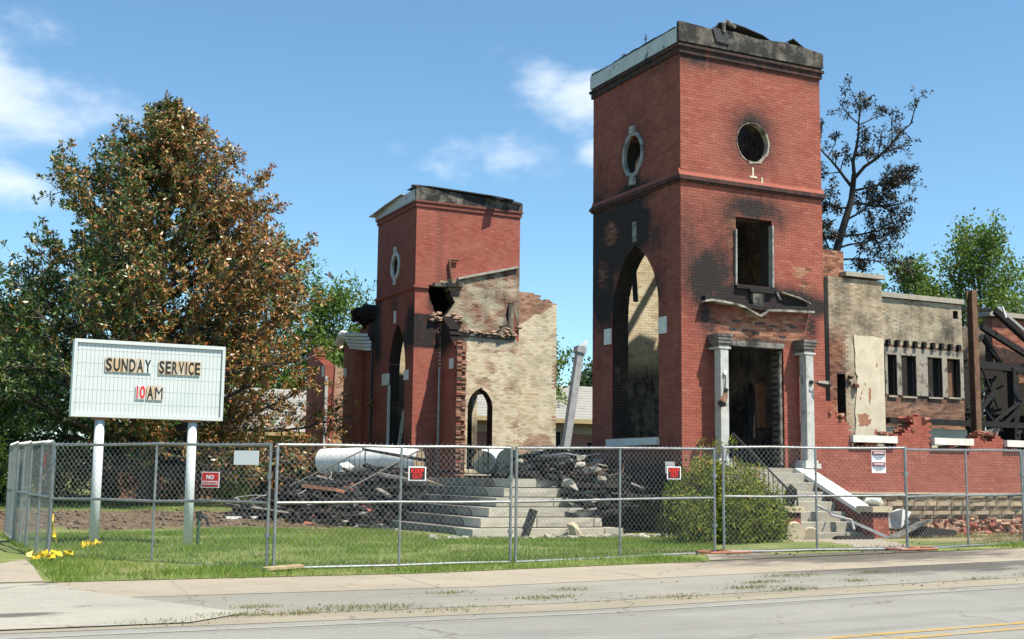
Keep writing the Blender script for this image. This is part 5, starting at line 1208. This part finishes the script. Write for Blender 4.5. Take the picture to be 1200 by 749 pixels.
t = thing('warning_sign', 'white notice with two pink headed danger labels on the fence before the red wing wall', 'sign', (-1.02,-7.74,1.67)); c = Vector((-1.02,-7.74,1.67)); rz2 = math.atan2(-.9, 3.32); n2 = Vector((math.sin(rz2), -math.cos(rz2), 0))
plate('card', 'paper_white', c, .27, .40, rz2, t)
for dz in (.1, -.1):
    plate('heading_oval', 'keep_black', c+Vector((0,0,dz+.055)), .245, .07, rz2, t, .008, .003); plate('heading', 'sign_pink', c+Vector((0,0,dz+.055)), .21, .05, rz2, t, .012, .002)
    lettering('DANGER', .05, c+n2*.017+Vector((0,0,dz+.055)), t, 'paper_white', rz=rz2, sx=.9, bold=.001)
    for q, ln in enumerate(('CONSTRUCTION AREA', 'UNAUTHORIZED', 'KEEP OUT')): lettering(ln, .026, c+n2*.0095+Vector((0,0,dz+.005-q*.028)), t, 'sign_blue', rz=rz2, sx=.9)
plate('red_tag', 'red_plastic', (-14.56,-3.3,1.5), .05, .22, R(-85), bpy.data.objects['mesh_fence.006'], .01)

# ================================================================== the letter board
sg = thing('letter_board_sign', 'white letter board sign on two white posts in the grass', 'sign', (-12.74,-1.86,0))
BX0, BX1, BZ0, BZ1, BY = -14.06, -11.42, 2.288, 3.64, -1.86
mb = MB(); mb.box(BX0, BX1, BY-.0, BY+.22, BZ0, BZ1); mb.build('cabinet', M['sign_edge'], sg)
mb = MB(); mb.box(BX0+.04, BX1-.04, BY-.008, BY-.001, BZ0+.05, BZ1-.05); mb.build('back_sheet', M['sign_white'], sg)
for a in ((BX0-.01,BX1+.01,BZ1-.05,BZ1+.012),(BX0-.01,BX1+.01,BZ0-.012,BZ0+.05)):
    mb = MB(); mb.box(a[0], a[1], BY-.05, BY+.23, a[2], a[3]); mb.build('frame', M['sign_white'], sg)
for x in (BX0-.012, BX1-.04):
    mb = MB(); mb.box(x, x+.052, BY-.048, BY+.228, BZ0+.052, BZ1-.052); mb.build('frame', M['sign_white'], sg)
mb = MB(); n = 36; pts = []
for i in range(n):
    x = BX0+.06+(BX1-BX0-.12)*i/n; s = (BX1-BX0-.12)/n
    mb.box(x+.0025, x+s-.0025, BY-.016, BY+.001, BZ0+.052, BZ1-.052)
mb.build('ribbed_face', M['sign_white'], sg)
for k in range(5):
    z = BZ0+.24+k*.235
    mb = MB(); mb.box(BX0+.045, BX1-.045, BY-.019, BY-.0, z, z+.006); mb.build('letter_track', M['sign_white'], sg)
def letters(word, x0, x1, zc, h):
    wts = {'I': .5, '1': .5, 'M': 1.2, 'W': 1.3}; tot = sum(wts.get(ch, 1) for ch in word); x = x0
    for ch in word:
        wd = (x1-x0)*wts.get(ch, 1)/tot
        red = ch in '10'
        mb = MB(); mb.box(x+.003, x+wd-.003, BY-.040, BY-.036, zc-h/2-.015, zc+h/2+.015); tl = mb.build('letter_tile', M['letter_backing'] if ch not in 'Y10' else M['sign_white'], sg)
        lettering(ch, h*1.38, (x+wd/2, BY-.0435, zc), tl, 'red_plastic' if red else 'letter_black', 'letter', bold=(.008 if ch != 'M' else 0), fit=wd*(.8 if ch not in 'I1' else .42))
        x += wd
letters('SUNDAY', -13.54, -12.73, 3.22, .225); letters('SERVICE', -12.61, -11.85, 3.215, .225)
letters('10', -12.99, -12.81, 2.745, .225); letters('AM', -12.80, -12.50, 2.74, .225)
for x in (-13.56, -11.93):
    mb = MB(); mb.tube([(x+.01,BY+.09,-.08),(x,BY+.09,2.24)], .085, 16); mb.build('post', M['post_white'], sg, smooth=True)
    mb = MB(); mb.box(x-.14, x+.14, BY-.02, BY+.2, 2.24, 2.286); mb.build('post_cap', M['rust_orange'], sg)
sp_ = thing('water_standpipe', 'small green garden tap standpipe beside the right sign post', 'standpipe', (-11.72,-1.7,0))
mb = MB(); mb.tube([(-11.72,-1.7,-.05),(-11.72,-1.7,.5)], .035, 8); mb.build('pipe', M['shutter_green'], sp_)
mb = MB(); mb.tube([(-11.72,-1.7,.5),(-11.72,-1.7,.62)], .06, 8); mb.tube([(-11.72,-1.7,.55),(-11.6,-1.78,.5),(-11.56,-1.8,.35)], .03, 8); mb.build('tap', M['iron'], sp_)

# tape, barricade at the left edge
def ribbon(pts, w_, name, label, mat='tape_yellow', cat='tape'):
    mb = MB(); vs = []
    for i, p in enumerate(pts):
        p = Vector(p); a = i*1.1; vs += [p-Vector((.3*w_*math.cos(a), .3*w_, w_*.5*math.sin(a))), p+Vector((.3*w_*math.cos(a), .3*w_, w_*.5*math.sin(a)+.01))]
    n = len(pts); fs = [(2*i, 2*i+1, 2*i+3, 2*i+2) for i in range(n-1)]
    mb.add(vs, fs); o = mb.build(name, M[mat], recalc=False)
    so_ = o.modifiers.new('thick', 'SOLIDIFY'); so_.thickness = .004
    return tag(o, label, cat)
rn = random.Random(5)
def crumple(a, b, n, amp): return [(a[0]+(b[0]-a[0])*i/n+rn.uniform(-amp,amp), a[1]+(b[1]-a[1])*i/n+rn.uniform(-amp,amp), a[2]+(b[2]-a[2])*i/n+abs(rn.gauss(0,.04))) for i in range(n+1)]
ribbon(crumple((-14.9,-5.4,.05),(-14.2,-4.4,.04),40,.07), .045, 'caution_tape', 'crumpled yellow tape on the path outside the fence corner')
ribbon(crumple((-13.9,-2.9,.05),(-13.5,-1.9,.06),44,.08), .045, 'caution_tape', 'crumpled yellow tape at the foot of the left sign post')
ribbon(crumple((-14.3,-2.0,.55),(-14.2,-2.0,.08),8,.02), .08, 'caution_tape', 'yellow tape strip hanging inside the left fence corner')
ribbon([(-18,4.5,1.35),(-16.6,4.8,1.3),(-15.4,5.0,1.32)], .07, 'caution_tape', 'taut yellow tape stretched off the left photo edge')
bc = thing('barricade', 'orange railed barricade at the left photo edge behind the fence', 'barricade', (-16.5,6,0))
for z in (.95, .55):
    mb = MB(); mb.beam((-18.2,5.6,z),(-14.9,6.4,z),.04,.09); mb.build('rail', M['safety_orange'], bc)
for x in (-17.6,-15.4):
    mb = MB(); mb.beam((x,5.8,0),(x+.1,5.9,1.05),.06,.06); mb.build('leg', M['iron'], bc)

# ================================================================== houses behind
def house(label, x0, x1, y0, depth, zb, ze, zr, wins, wallm='house_brick', hip=True, chimney=None, over=.7):
    t = thing('ranch_house', label, 'house', ((x0+x1)/2, y0, 0))
    mb = MB(); mb.box(x0, x1, y0, y0+depth, -.1, ze-.02); mb.build('wall', M[wallm], t)
    X0, X1, Y0, Y1 = x0-over, x1+over, y0-over, y0+depth+over; yc = (Y0+Y1)/2; hx = (yc-Y0) if hip else 0
    mb = MB(); mb.add([(X0,Y0,ze),(X1,Y0,ze),(X1,Y1,ze),(X0,Y1,ze),(X0+hx,yc,zr),(X1-hx,yc,zr)], [(0,1,5,4),(1,2,5),(2,3,4,5),(3,0,4),(0,3,2,1)]); rf = mb.build('roof', M['shingle'], t)
    n = int((zr-ze)/.16)
    for i in range(1, n):      # shingle courses on the street slope
        f = i/n; y = Y0+(yc-Y0)*f; z = ze+(zr-ze)*f
        mb = MB(); mb.box(X0+hx*f+.05, X1-hx*f-.05, y-.012, y+.06, z-.02, z+.018); mb.build('shingle_course', M['shingle'], rf)
    mb = MB(); mb.box(X0, X1, Y0-.03, Y0, ze-.2, ze+.04); mb.box(X0, X1, Y0, y0, ze-.18, ze-.15); mb.build('eave', M['trim_tan'], t)
    mb = MB(); mb.box(x0, x1, y0-.03, y0, ze-.75, ze-.2); mb.build('frieze', M['cream_wall'], t)
    for a, b, c, d, sh in wins:
        w_ = thing_part('window', t); 
        mb = MB(); mb.box(a-.07, b+.07, y0-.05, y0-.005, c-.08, d+.06); fr_ = mb.build('window', M['cream_wall'], t)
        mb = MB(); mb.box(a, b, y0-.056, y0-.051, (c+d)/2+.03, d); mb.build('pane', M['dark_glass'], fr_)
        mb = MB(); mb.box(a, b, y0-.056, y0-.051, c, (c+d)/2-.02); mb.build('pane', M['house_window_blind'], fr_)
        if sh:
            for q in (a-.55, b+.1):
                mb = MB(); mb.box(q, q+.45, y0-.06, y0-.01, c-.05, d+.05); mb.build('shutter', M['shutter_green'], t)
    if chimney:
        mb = MB(); mb.box(chimney-.5, chimney+.5, yc-.4, yc+.4, zr-1, zr+.75); mb.build('chimney', M['house_brick'], rf)
    return t
def thing_part(n, t): return None
house('brick ranch house with pale grey roof behind the big rusty leaved tree', -7.5, 3.2, 37.5, 9, 0, 3.45, 6.0, [(-5.2,-4.0,.9,2.5,False),(-2.6,-1.6,.9,2.5,False),(-.5,.6,.9,2.5,False)], hip=False)
house('brick ranch house with grey roof and green shutters seen between the towers', 4.5, 26, 33.5, 8, 0, 4.4, 6.6, [(7.0,7.9,2.4,3.7,True),(13.6,14.7,2.2,3.75,True),(17.5,18.6,2.2,3.75,True)], chimney=13.9)
mb = MB(); mb.box(12.0, 14.0, 33.42, 33.49, 1.9, 3.8); mb.build('cream_panel', M['cream_wall'], bpy.data.objects['ranch_house.001'])

# ================================================================== trees and shrubs
def leaf_cloud(name, parent, spots, per, rad, size, mat, cfun, rs, flat=.0, aspect=.45, kind=None, droop=0., whorl=False):
    S = np.repeat(np.array(spots), per, axis=0); n = len(S)
    off = rs.normal(size=(n, 3)); off *= (rad*rs.rand(n, 1)**.5)/np.maximum(np.linalg.norm(off, axis=1, keepdims=True), 1e-6)
    P = S+off*(.22 if whorl else 1)
    d = (off/np.linalg.norm(off, axis=1, keepdims=True)+rs.normal(size=(n, 3))*.25) if whorl else rs.normal(size=(n, 3))*.8+off/rad*.9; d[:, 2] += .15-droop; d /= np.linalg.norm(d, axis=1, keepdims=True)
    s = np.cross(d, rs.normal(size=(n, 3))); s /= np.maximum(np.linalg.norm(s, axis=1, keepdims=True), 1e-6)
    nn = np.cross(d, s)
    L = (size*rs.uniform(.55, 1.35, n))[:, None]; Wd = L*aspect
    V = np.stack([P, P+d*L*.5+s*Wd*.5+nn*L*.06, P+d*L, P+d*L*.5-s*Wd*.5+nn*L*.06], 1).reshape(-1, 3)
    F = np.arange(n*4).reshape(n, 4)
    r = np.clip(cfun(P, rs), 0, 1); g = rs.rand(n)**2
    C = np.repeat(np.stack([r, g, rs.rand(n), np.ones(n)], -1), 4, axis=0)
    return npmesh(name, V, F, C, mat, parent, kind)
def grow_tree(name, label, base, H, rfun, nprim, seed, leafm, bark, leaf, per, rad, cfun, t0=.18, upang=(.2,.9), trunk_r=.28, nsec=9, lean=(0,0), leaf_from=.35, group=None, cat='tree', aspect=.45, sub=2, fork=1, azr=None, droop=0., prop=False, whorl=False):
    rn = random.Random(seed); rs = np.random.RandomState(seed); b = Vector(base)
    t = thing(name, label, cat, base, group); wood = MB(); spots = []
    def tp(f): return b+Vector((lean[0]*f*f*H+.25*math.sin(f*5+seed)*f, lean[1]*f*f*H+.25*math.cos(f*4+seed)*f, f*H))
    wood.tube([tp(i/10) for i in range(11)], [trunk_r*(1-.93*(i/10)**.8)+.012+(.12*trunk_r if i == 0 else 0) for i in range(11)], 9)
    br = MB()
    for i in range(nprim):
        f = t0+(1-t0)*((i+.5)/nprim)**1.05; f = min(.99, f+rn.uniform(-.02,.02)); p = tp(f)
        az = (i*2.39996+rn.uniform(-.4,.4)) if azr is None else rn.uniform(*azr)
        l = rfun(f)*rn.uniform(.72, 1.12); el = upang[0]+(upang[1]-upang[0])*f+rn.uniform(-.15,.15)
        d = Vector((math.cos(az)*math.cos(el), math.sin(az)*math.cos(el), math.sin(el))); k = 6; pts = [p]
        for q in range(k):
            d = (d+Vector((rn.uniform(-.16,.16), rn.uniform(-.16,.16), rn.uniform(-.08,.2)-droop*q*.1))).normalized(); pts.append(pts[-1]+d*l/k)
        r0 = max(.012, trunk_r*.36*(1-f*.75)*min(1, l/3))
        br.tube(pts, [r0*(1-.85*q/k)+.005 for q in range(k+1)], 5, False)
        ns_ = nsec if not prop else max(3, int(nsec*l/5.0))
        for s_ in range(ns_):
            g = leaf_from+(1-leaf_from)*(s_+rn.random())/ns_; gi = min(k-1, int(g*k)); q0 = pts[gi].lerp(pts[gi+1], g*k-gi)
            sd = (d+Vector([rn.gauss(0,.75) for _ in 'xyz'])+Vector((0,0,.25-droop))).normalized(); sl = l*rn.uniform(.12,.3)*(1.25-g*.5)+.12
            e1 = q0+sd*sl*.6+Vector((0,0,rn.uniform(-.05,.12))); e2 = e1+(sd+Vector((rn.gauss(0,.3),rn.gauss(0,.3),.2-droop))).normalized()*sl*.5
            br.tube([q0, e1, e2], [.012+r0*.18,.010,.005], 4, False)
            spots.append(e2)
            if sub > 1: spots.append(e1)
            for _k in range(max(0, sub-2)): spots.append(q0+(e2-q0)*rn.random()+Vector([rn.gauss(0,.2) for _ in 'xyz']))
        spots.append(pts[-1])
    spots.append(tp(1))
    wood.build('trunk', M[bark], t, smooth=True); br.build('limbs', M[bark], t, smooth=True, recalc=False)
    leaf_cloud('crown', t, spots, per, rad, leaf, M[leafm], cfun, rs, aspect=aspect, droop=droop, whorl=whorl)
    return t
RV = np.array([math.cos(YAW), -math.sin(YAW), 0])
MC = np.array([-8.1, 25.2, 0])
def mag_r(f):
    z = f*16.0
    return np.interp(z, [0,2.5,4.5,7,9.5,11.5,13,14.5,16], [5.8,6.9,7.0,6.3,5.0,3.8,2.6,1.5,.6])
def mag_col(P, rs):
    rel = (P-MC)@RV; z = P[:, 2]
    pb = .14+.58*np.clip((rel+1.6)/5.5, 0, 1)+.12*np.clip((z-8)/5, 0, 1)-.30*np.clip((-rel-1)/4, 0, 1)*np.clip((9-z)/5, 0, 1)
    pb += .16*np.sin(P[:, 0]*1.3+P[:, 2]*1.1)*np.sin(P[:, 1]*1.2-P[:, 2]*.9)
    br = rs.rand(len(P)) < pb
    return np.where(br, rs.uniform(.5, 1.0, len(P)), rs.uniform(0, .5, len(P)))
grow_tree('magnolia_tree', 'huge evergreen tree with rust brown scorched leaves behind the letter board', (-8.1,25.2,0), 16.0, mag_r, 165, 3, 'leaf_magnolia', 'bark', .19, 16, .2, mag_col, t0=.09, upang=(-.12,.8), trunk_r=.42, nsec=18, leaf_from=.3, sub=4, aspect=.36, prop=True, whorl=True)
gcol = lambda P, rs: rs.uniform(0, 1, len(P))*.75+.25*np.clip(np.sin(P[:, 0]*.9)*np.sin(P[:, 2]*.8+P[:, 1]), 0, 1)
def rnd_r(R0, zlo=.15):
    return lambda f: R0*math.sqrt(max(0.05, 1-((f-.55)/.52)**2))
for lb, base, H, R0, seed, lm, npm in (('light green feathery tree right of the rusty leaved tree', (2.6,50,0), 16.5, 5.0, 11, 'leaf_green', 46), ('green tree rising behind the broken wall left of the far tower', (7.4,50.5,0), 13.3, 5.0, 12, 'leaf_green', 46),
        ('green tree filling the gap beside the far tower', (10.0,44,0), 11.5, 3.8, 13, 'leaf_green', 34), ('green branches showing behind the buff gable wall', (14.4,36,0), 11.4, 2.6, 14, 'leaf_green', 34), ('dull green tree in the sky gap beside the tall tower', (23.9,46,0), 9.6, 2.2, 15, 'leaf_deep', 30),
        ('bright green tree above the four window wall', (38.3,31.5,0), 14.5, 3.6, 16, 'leaf_green', 46), ('largest bright green tree above the burnt roof frame', (42.2,30,0), 16.3, 5.2, 17, 'leaf_green', 62), ('bright green tree at the right photo edge', (47.6,27.8,0), 14.6, 4.6, 18, 'leaf_green', 46),
        ('leafy green tree at the left photo edge behind the fence', (-14.6,31,0), 7.0, 3.6, 19, 'leaf_green', 36), ('dark green tree standing far left beyond the hedge', (-12.5,44,0), 9.5, 5.0, 20, 'leaf_deep', 40), ('green tree between the four window wall and the annex', (29,24,0), 10.2, 3.4, 21, 'leaf_green', 34)):
    grow_tree('leafy_tree', lb, base, H*(.9 if base[0] > 36 else .8), rnd_r(R0), npm, seed, lm, 'bark', .24, 16, .62, gcol, t0=.22, upang=(.2,1.1), trunk_r=.25, nsec=8, sub=2, aspect=.55, group='green trees behind the church')
for i in range(7):
    grow_tree('distant_tree', 'distant dark green tree in the row closing the view behind the houses', (-30+i*9+(i % 2)*2, 70+(i % 3)*5, 0), 8+1.5*(i % 3), rnd_r(5.5), 30, 60+i, 'leaf_deep', 'bark', .5, 16, 1.0, gcol, t0=.1, upang=(.1,1.0), trunk_r=.3, nsec=7, sub=2, aspect=.6, group='distant trees behind the houses')
# scorched tree behind the tall tower
bcol = lambda P, rs: rs.uniform(0, .8, len(P))+.35*(P[:, 2] < 13)*rs.rand(len(P))
def burn_tree():
    rn = random.Random(41); rs = np.random.RandomState(41)
    t = thing('scorched_tree', 'bare scorched tree with dark withered leaves leaning out behind the tall tower', 'tree', (20.9,20.0,0)); wd = MB(); spots = []
    P0 = [(20.9,20.0,0),(21.1,20.0,6),(21.5,19.8,10.5),(22.2,19.6,12.8),(22.75,19.4,14.6),(22.85,19.3,15.8)]
    wd.tube(P0, [.36,.27,.21,.18,.15,.12], 8)
    def limb(p, d, l, r, lev):
        p = Vector(p); d = Vector(d).normalized(); l *= .85 if lev == 0 else 1; k = 5; pts = [p]
        for q in range(k):
            d = (d+Vector((rn.gauss(0,.13),rn.gauss(0,.13),rn.gauss(.02,.1)))).normalized(); pts.append(pts[-1]+d*l/k)
        wd.tube(pts, [r*(1-.7*q/k) for q in range(k+1)], 5 if lev < 2 else 4, False)
        if lev < 3:
            for q in range((8,6,4)[lev]):
                g = rn.uniform(.25,1); gi = min(k-1, int(g*k)); sd = (d+Vector([rn.gauss(0,.7) for _ in 'xyz'])).normalized()
                limb(pts[gi].lerp(pts[gi+1], g*k-gi), sd, l*rn.uniform(.28,.48), max(.006, r*.4), lev+1)
        if lev >= 2: spots.extend([pts[-1], pts[-3]] if rn.random() < (.42 if p.z < 17.5 else .45) else [])
    limb((22.85,19.3,15.8),(-.05,-.1,1),3.7,.10,0); limb((22.85,19.3,15.6),(.8,-.32,.85),4.4,.10,0); limb((22.8,19.4,15.2),(-.75,.1,.9),3.3,.09,0)
    limb((22.6,19.5,14.2),(-.8,.2,.2),2.6,.06,0); limb((22.7,19.4,14.4),(1,-.35,.0),3.6,.07,0); limb((22.2,19.6,12.8),(.9,-.38,.1),3.7,.07,0); limb((22.8,19.4,15.0),(.9,-.35,.35),3.2,.07,0)
    limb((21.8,19.7,11.6),(.8,-.35,.1),3.2,.06,0); limb((21.8,19.7,11.8),(-.5,-.1,.5),2.2,.06,0); limb((22.5,19.5,13.6),(.8,-.35,.5),3.0,.06,0); limb((22.0,19.6,12.2),(.9,-.3,.3),3.4,.06,0)
    wd.build('trunk', M['burnt_bark'], t, smooth=True, recalc=False)
    leaf_cloud('crown', t, spots, 5, .16, .15, M['leaf_burnt'], bcol, rs, aspect=.5, droop=.3)
burn_tree()
grow_tree('leafy_tree', 'low green tree below the scorched tree behind the orange chimney', (21.8,21.5,0), 12.6, rnd_r(1.7), 22, 47, 'leaf_deep', 'bark', .2, 16, .5, gcol, t0=.5, trunk_r=.15, nsec=7, group='green trees behind the church')
def shrub(name, label, c, rx, ry, h, nspot, per, size, mat, cfun, seed, group=None, cat='shrub', lumps=None):
    rn = random.Random(seed); rs = np.random.RandomState(seed); t = thing(name, label, cat, c, group); spots = []; mb = MB()
    for i in range(nspot):
        a = rn.random()*6.283; q = rn.random()**.45; z = rn.random()**.8
        rr = math.sqrt(max(.06, 1-(abs(z-.42)/.62)**2))*q*(1+.22*noise.noise(Vector((math.cos(a)*1.5, math.sin(a)*1.5, z*2+seed))))
        p = Vector((c[0]+rx*rr*math.cos(a), c[1]+ry*rr*math.sin(a), c[2]+.08+h*z))
        if lumps:
            lx, ly, lr, lh = rn.choice(lumps); p = Vector((c[0]+lx+(p.x-c[0])*lr, c[1]+ly+(p.y-c[1])*lr, c[2]+.05+h*z*lh*(1+.25*(rn.random() < .12))))
        spots.append(p)
        if i % 5 == 0: mb.tube([(c[0]+rx*.12*math.cos(a), c[1]+ry*.12*math.sin(a), c[2]), ((c[0]*.5+p.x*.5), (c[1]*.5+p.y*.5), c[2]+h*z*.6), p], [.014,.01,.005], 4, False)
    mb.build('stems', M['bark'], t, recalc=False); leaf_cloud('leaves', t, spots, per, size*2.1, size, M[mat], cfun, rs, aspect=.4)
def nand(P, rs):
    top = np.clip((P[:, 2]-.95)/.8, 0, 1); rt = np.clip((P[:, 0]+1.6)/1.2, 0, 1)
    return rs.uniform(.0, .72, len(P))+.34*top*rs.rand(len(P))+.5*(rs.rand(len(P)) < .3*top*rt)+.2*(rs.rand(len(P)) < .1)
shrub('nandina_shrub', 'big yellow green shrub with reddish tips before the tall tower corner', (-1.85,-4.2,-.02), 1.25, 1.0, 1.62, 820, 42, .072, 'leaf_shrub', nand, 7, lumps=[(0,0,.72,1.0),(-.55,.1,.6,.86),(.6,.0,.62,.78),(.1,-.35,.7,.7),(-.75,-.2,.5,.5),(.85,-.25,.45,.55),(-.2,.3,.5,1.04)])
hcol = lambda P, rs: rs.uniform(0, .7, len(P))
for i, (x, y, rx, h, lb) in enumerate(((-13.4,30.5,1.7,2.5,'dark hedge shrub at the left end of the hedge'),(-11.2,30,1.7,2.7,'second hedge shrub from the left photo edge'),(-8.9,30,1.7,2.6,'hedge shrub behind the big tree trunk'),(-6.3,29.6,1.7,2.4,'dark hedge shrub right of the big tree trunk'),
        (-4.0,29.3,1.4,1.75,'hedge shrub below the left house window'),(-2.1,29.0,1.3,1.6,'hedge shrub by the brick house corner'),(-.6,28.2,1.2,1.4,'light green shrub at the foot of the farthest red wall'),(-.6,25.6,1.0,1.5,'green shrub in front of the dark buttressed wall'))):
    shrub('hedge_shrub', lb, (x, y, 0), rx, 1.1, h, 330, 26, .14, 'leaf_deep' if i < 4 else 'leaf_green', hcol, 70+i, 'shrubs along the house')
for i, (x, y) in enumerate(((-15.5,22),(-17.5,26))):
    shrub('hedge_shrub', ('pale green bush at the left photo edge' if i == 0 else 'bright bush farther back at the left photo edge'), (x, y, 0), 2.0, 1.6, 3.2, 260, 26, .15, 'leaf_green', hcol, 90+i, 'shrubs along the house')

# ================================================================== grass
def blades(name, label, P, hmin, hmax, wd, mat, cfun, seed, kind='stuff'):
    rs = np.random.RandomState(seed); n = len(P)
    h = rs.uniform(hmin, hmax, n)[:, None]; a = rs.rand(n)*6.283; dx = np.stack([np.cos(a), np.sin(a), 0*a], -1); ln = rs.normal(size=(n, 3))*.45; ln[:, 2] = 1
    V = np.stack([P-dx*wd*.5, P+dx*wd*.5, P+ln*h*np.array([1,1,.98])], 1).reshape(-1, 3); F = np.arange(n*3).reshape(n, 3)
    C = np.repeat(np.stack([np.clip(cfun(P, rs), 0, 1), rs.rand(n)**2*.6, rs.rand(n), np.ones(n)], -1), 3, axis=0)
    o = npmesh(name, V, F, C, mat); return tag(o, label, 'grass', None, kind)
def scatter(n, x0, x1, y0, y1, ok, seed, zf=lawnz, dz=.028):
    rs = np.random.RandomState(seed); X = rs.uniform(x0, x1, n); Y = rs.uniform(y0, y1, n)
    return np.array([(x, y, zf(x, y)+dz) for x, y in zip(X, Y) if ok(x, y)])
def lawn_ok(x, y):
    if x < -14.85: return False
    if y > 3.6+1.5*noise.noise(Vector((x*.5, y*.5, 0))): return False
    if x > -6.6+.4*noise.noise(Vector((x, y, 3))) and y > -1.3 and not x < -6.6: return False
    if fbm(x*.45, y*.9, 21) > .22 and random.random() < .75: return False
    lim = -5.05+.45*noise.noise(Vector((y*1.3, 2, 0)))
    if y < -6.5 and x > lim: return False
    if x > -5.0+(y+8.2)*.75: return False
    n_ = fbm(x*.7, y*.7, 9)
    return random.random() < (.95 if n_ < .12 else .45)
P = scatter(150000, -14.9, -1.5, -8.34, 4.6, lawn_ok, 3)
def lawn_c(P, rs):
    pat = np.array([fbm(p[0]*.7, p[1]*.7, 9) for p in P]); return rs.uniform(0, .72, len(P))+np.clip(pat, 0, .5)*.8*rs.rand(len(P))+.35*(rs.rand(len(P)) < .06)
blades('grass', 'short green lawn around the letter board and fence', P, .035, .105, .011, M['grass_blade'], lawn_c, 5)
P = np.concatenate([scatter(9000, 1.2, 12, -8.3, -7.0, lambda x, y: random.random() < sstep(1.0, 3, x)*sstep(-6.8, -7.6, y), 6), scatter(9000, -14.8, -4, 17, 27, lambda x, y: random.random() < .8, 8)])
blades('grass', 'thin green grass strips by the right fence and before the hedge', P, .04, .11, .014, M['grass_blade'], lambda P, rs: rs.uniform(0, .9, len(P)), 7)
P = np.concatenate([scatter(16000, 2.8, 13, -7.2, -.8, lambda x, y: random.random() < .75 and fbm(x, y, 1) > -.25, 9), scatter(5000, -8.5, -6.2, -1.0, 8, lambda x, y: random.random() < .6, 10)])
blades('dry_grass', 'dry straw coloured grass before the side wing and by the heap', P, .03, .10, .012, M['dry_grass'], lambda P, rs: rs.rand(len(P)), 11)
rs = np.random.RandomState(13); tuf = []
for x, y, r, n in ((-13.6,-12.45,.35,260),(-13.0,-12.5,.3,200),(-12.2,-12.2,.5,420),(-13.2,-11.8,.25,160),(-9.9,-11.9,.35,260),(-9.2,-11.2,.2,120),(-10.7,-11.0,.25,140),(-7.1,-12.0,.3,200),(-6.7,-12.4,.25,180),(-6.5,-11.5,.3,220),(-5.6,-10.9,.45,260),(-4.2,-11.0,.25,120),(-2.4,-12.3,.4,120),(-8.5,-12.5,.4,160),(-14.3,-12.8,.4,160),(-11.4,-12.6,.6,160),(-5.3,-11.9,.15,90),(1.5,-12.0,.4,120),(-3.6,-12.4,.3,80)):
    a = rs.rand(n)*6.283; q = rs.rand(n)**.7*r
    X = x+q*np.cos(a)*1.2+rs.normal(size=n)*.08; Y = y+q*np.sin(a)*.55+rs.normal(size=n)*.05; tuf.append(np.array([(i, j, GND(i, j)+.018) for i, j in zip(X, Y)]))
blades('roadside_weeds', 'sparse yellowing weed tufts in the cracked road shoulder', np.concatenate(tuf), .012, .045, .010, M['roadside_blade'], lambda P, rs: rs.rand(len(P)), 14)
# loose litter: leaves, grit and ash on the pavement
rn = random.Random(15); mb = MB()
for i in range(260):
    x = rn.uniform(-13.5, 3); y = rn.gauss(-12.4, .25) if i % 2 else rn.uniform(-12.5, -8.3); s = rn.uniform(.005,.016)
    mb.chunk((x, y, GND(x, y)+.02), s, (1.6,1,.5), (1,.25+rn.random()*.6,rn.random(),0))
tag(mb.build('gravel', M['base_stone'], kind='stuff'), 'scattered gravel and grit on the road shoulder', 'gravel', None, 'stuff')
mb = MB()
for i in range(150):
    x = rn.gauss(-1.8, 1.7); y = rn.uniform(-8.6, -6.2); s = rn.uniform(.005,.02)
    mb.chunk((x, y, GND(x, y)+.045), s, (1.7,1,.5))
tag(mb.build('ash_litter', M['charred_rubble'], kind='stuff'), 'black ash litter washed over the walk before the side stairway', 'debris', None, 'stuff')
mb = MB(); rn = random.Random(16)
for i in range(900):
    x = rn.uniform(-14.5, -6.8); y = rn.uniform(4.2, 17); s = rn.uniform(.02,.11)
    mb.chunk((x, y, lawnz(x, y)+.03), s, (1.3,1,.6), (0,.2+.4*rn.random(),rn.random(),.2))
simple('mud_clod', (.085,.055,.035), (.16,.115,.075), 6, .95)
tag(mb.build('mud_clods', M['mud_clod'], kind='stuff'), 'churned brown clods along the dug strip behind the letter board', 'soil', None, 'stuff')
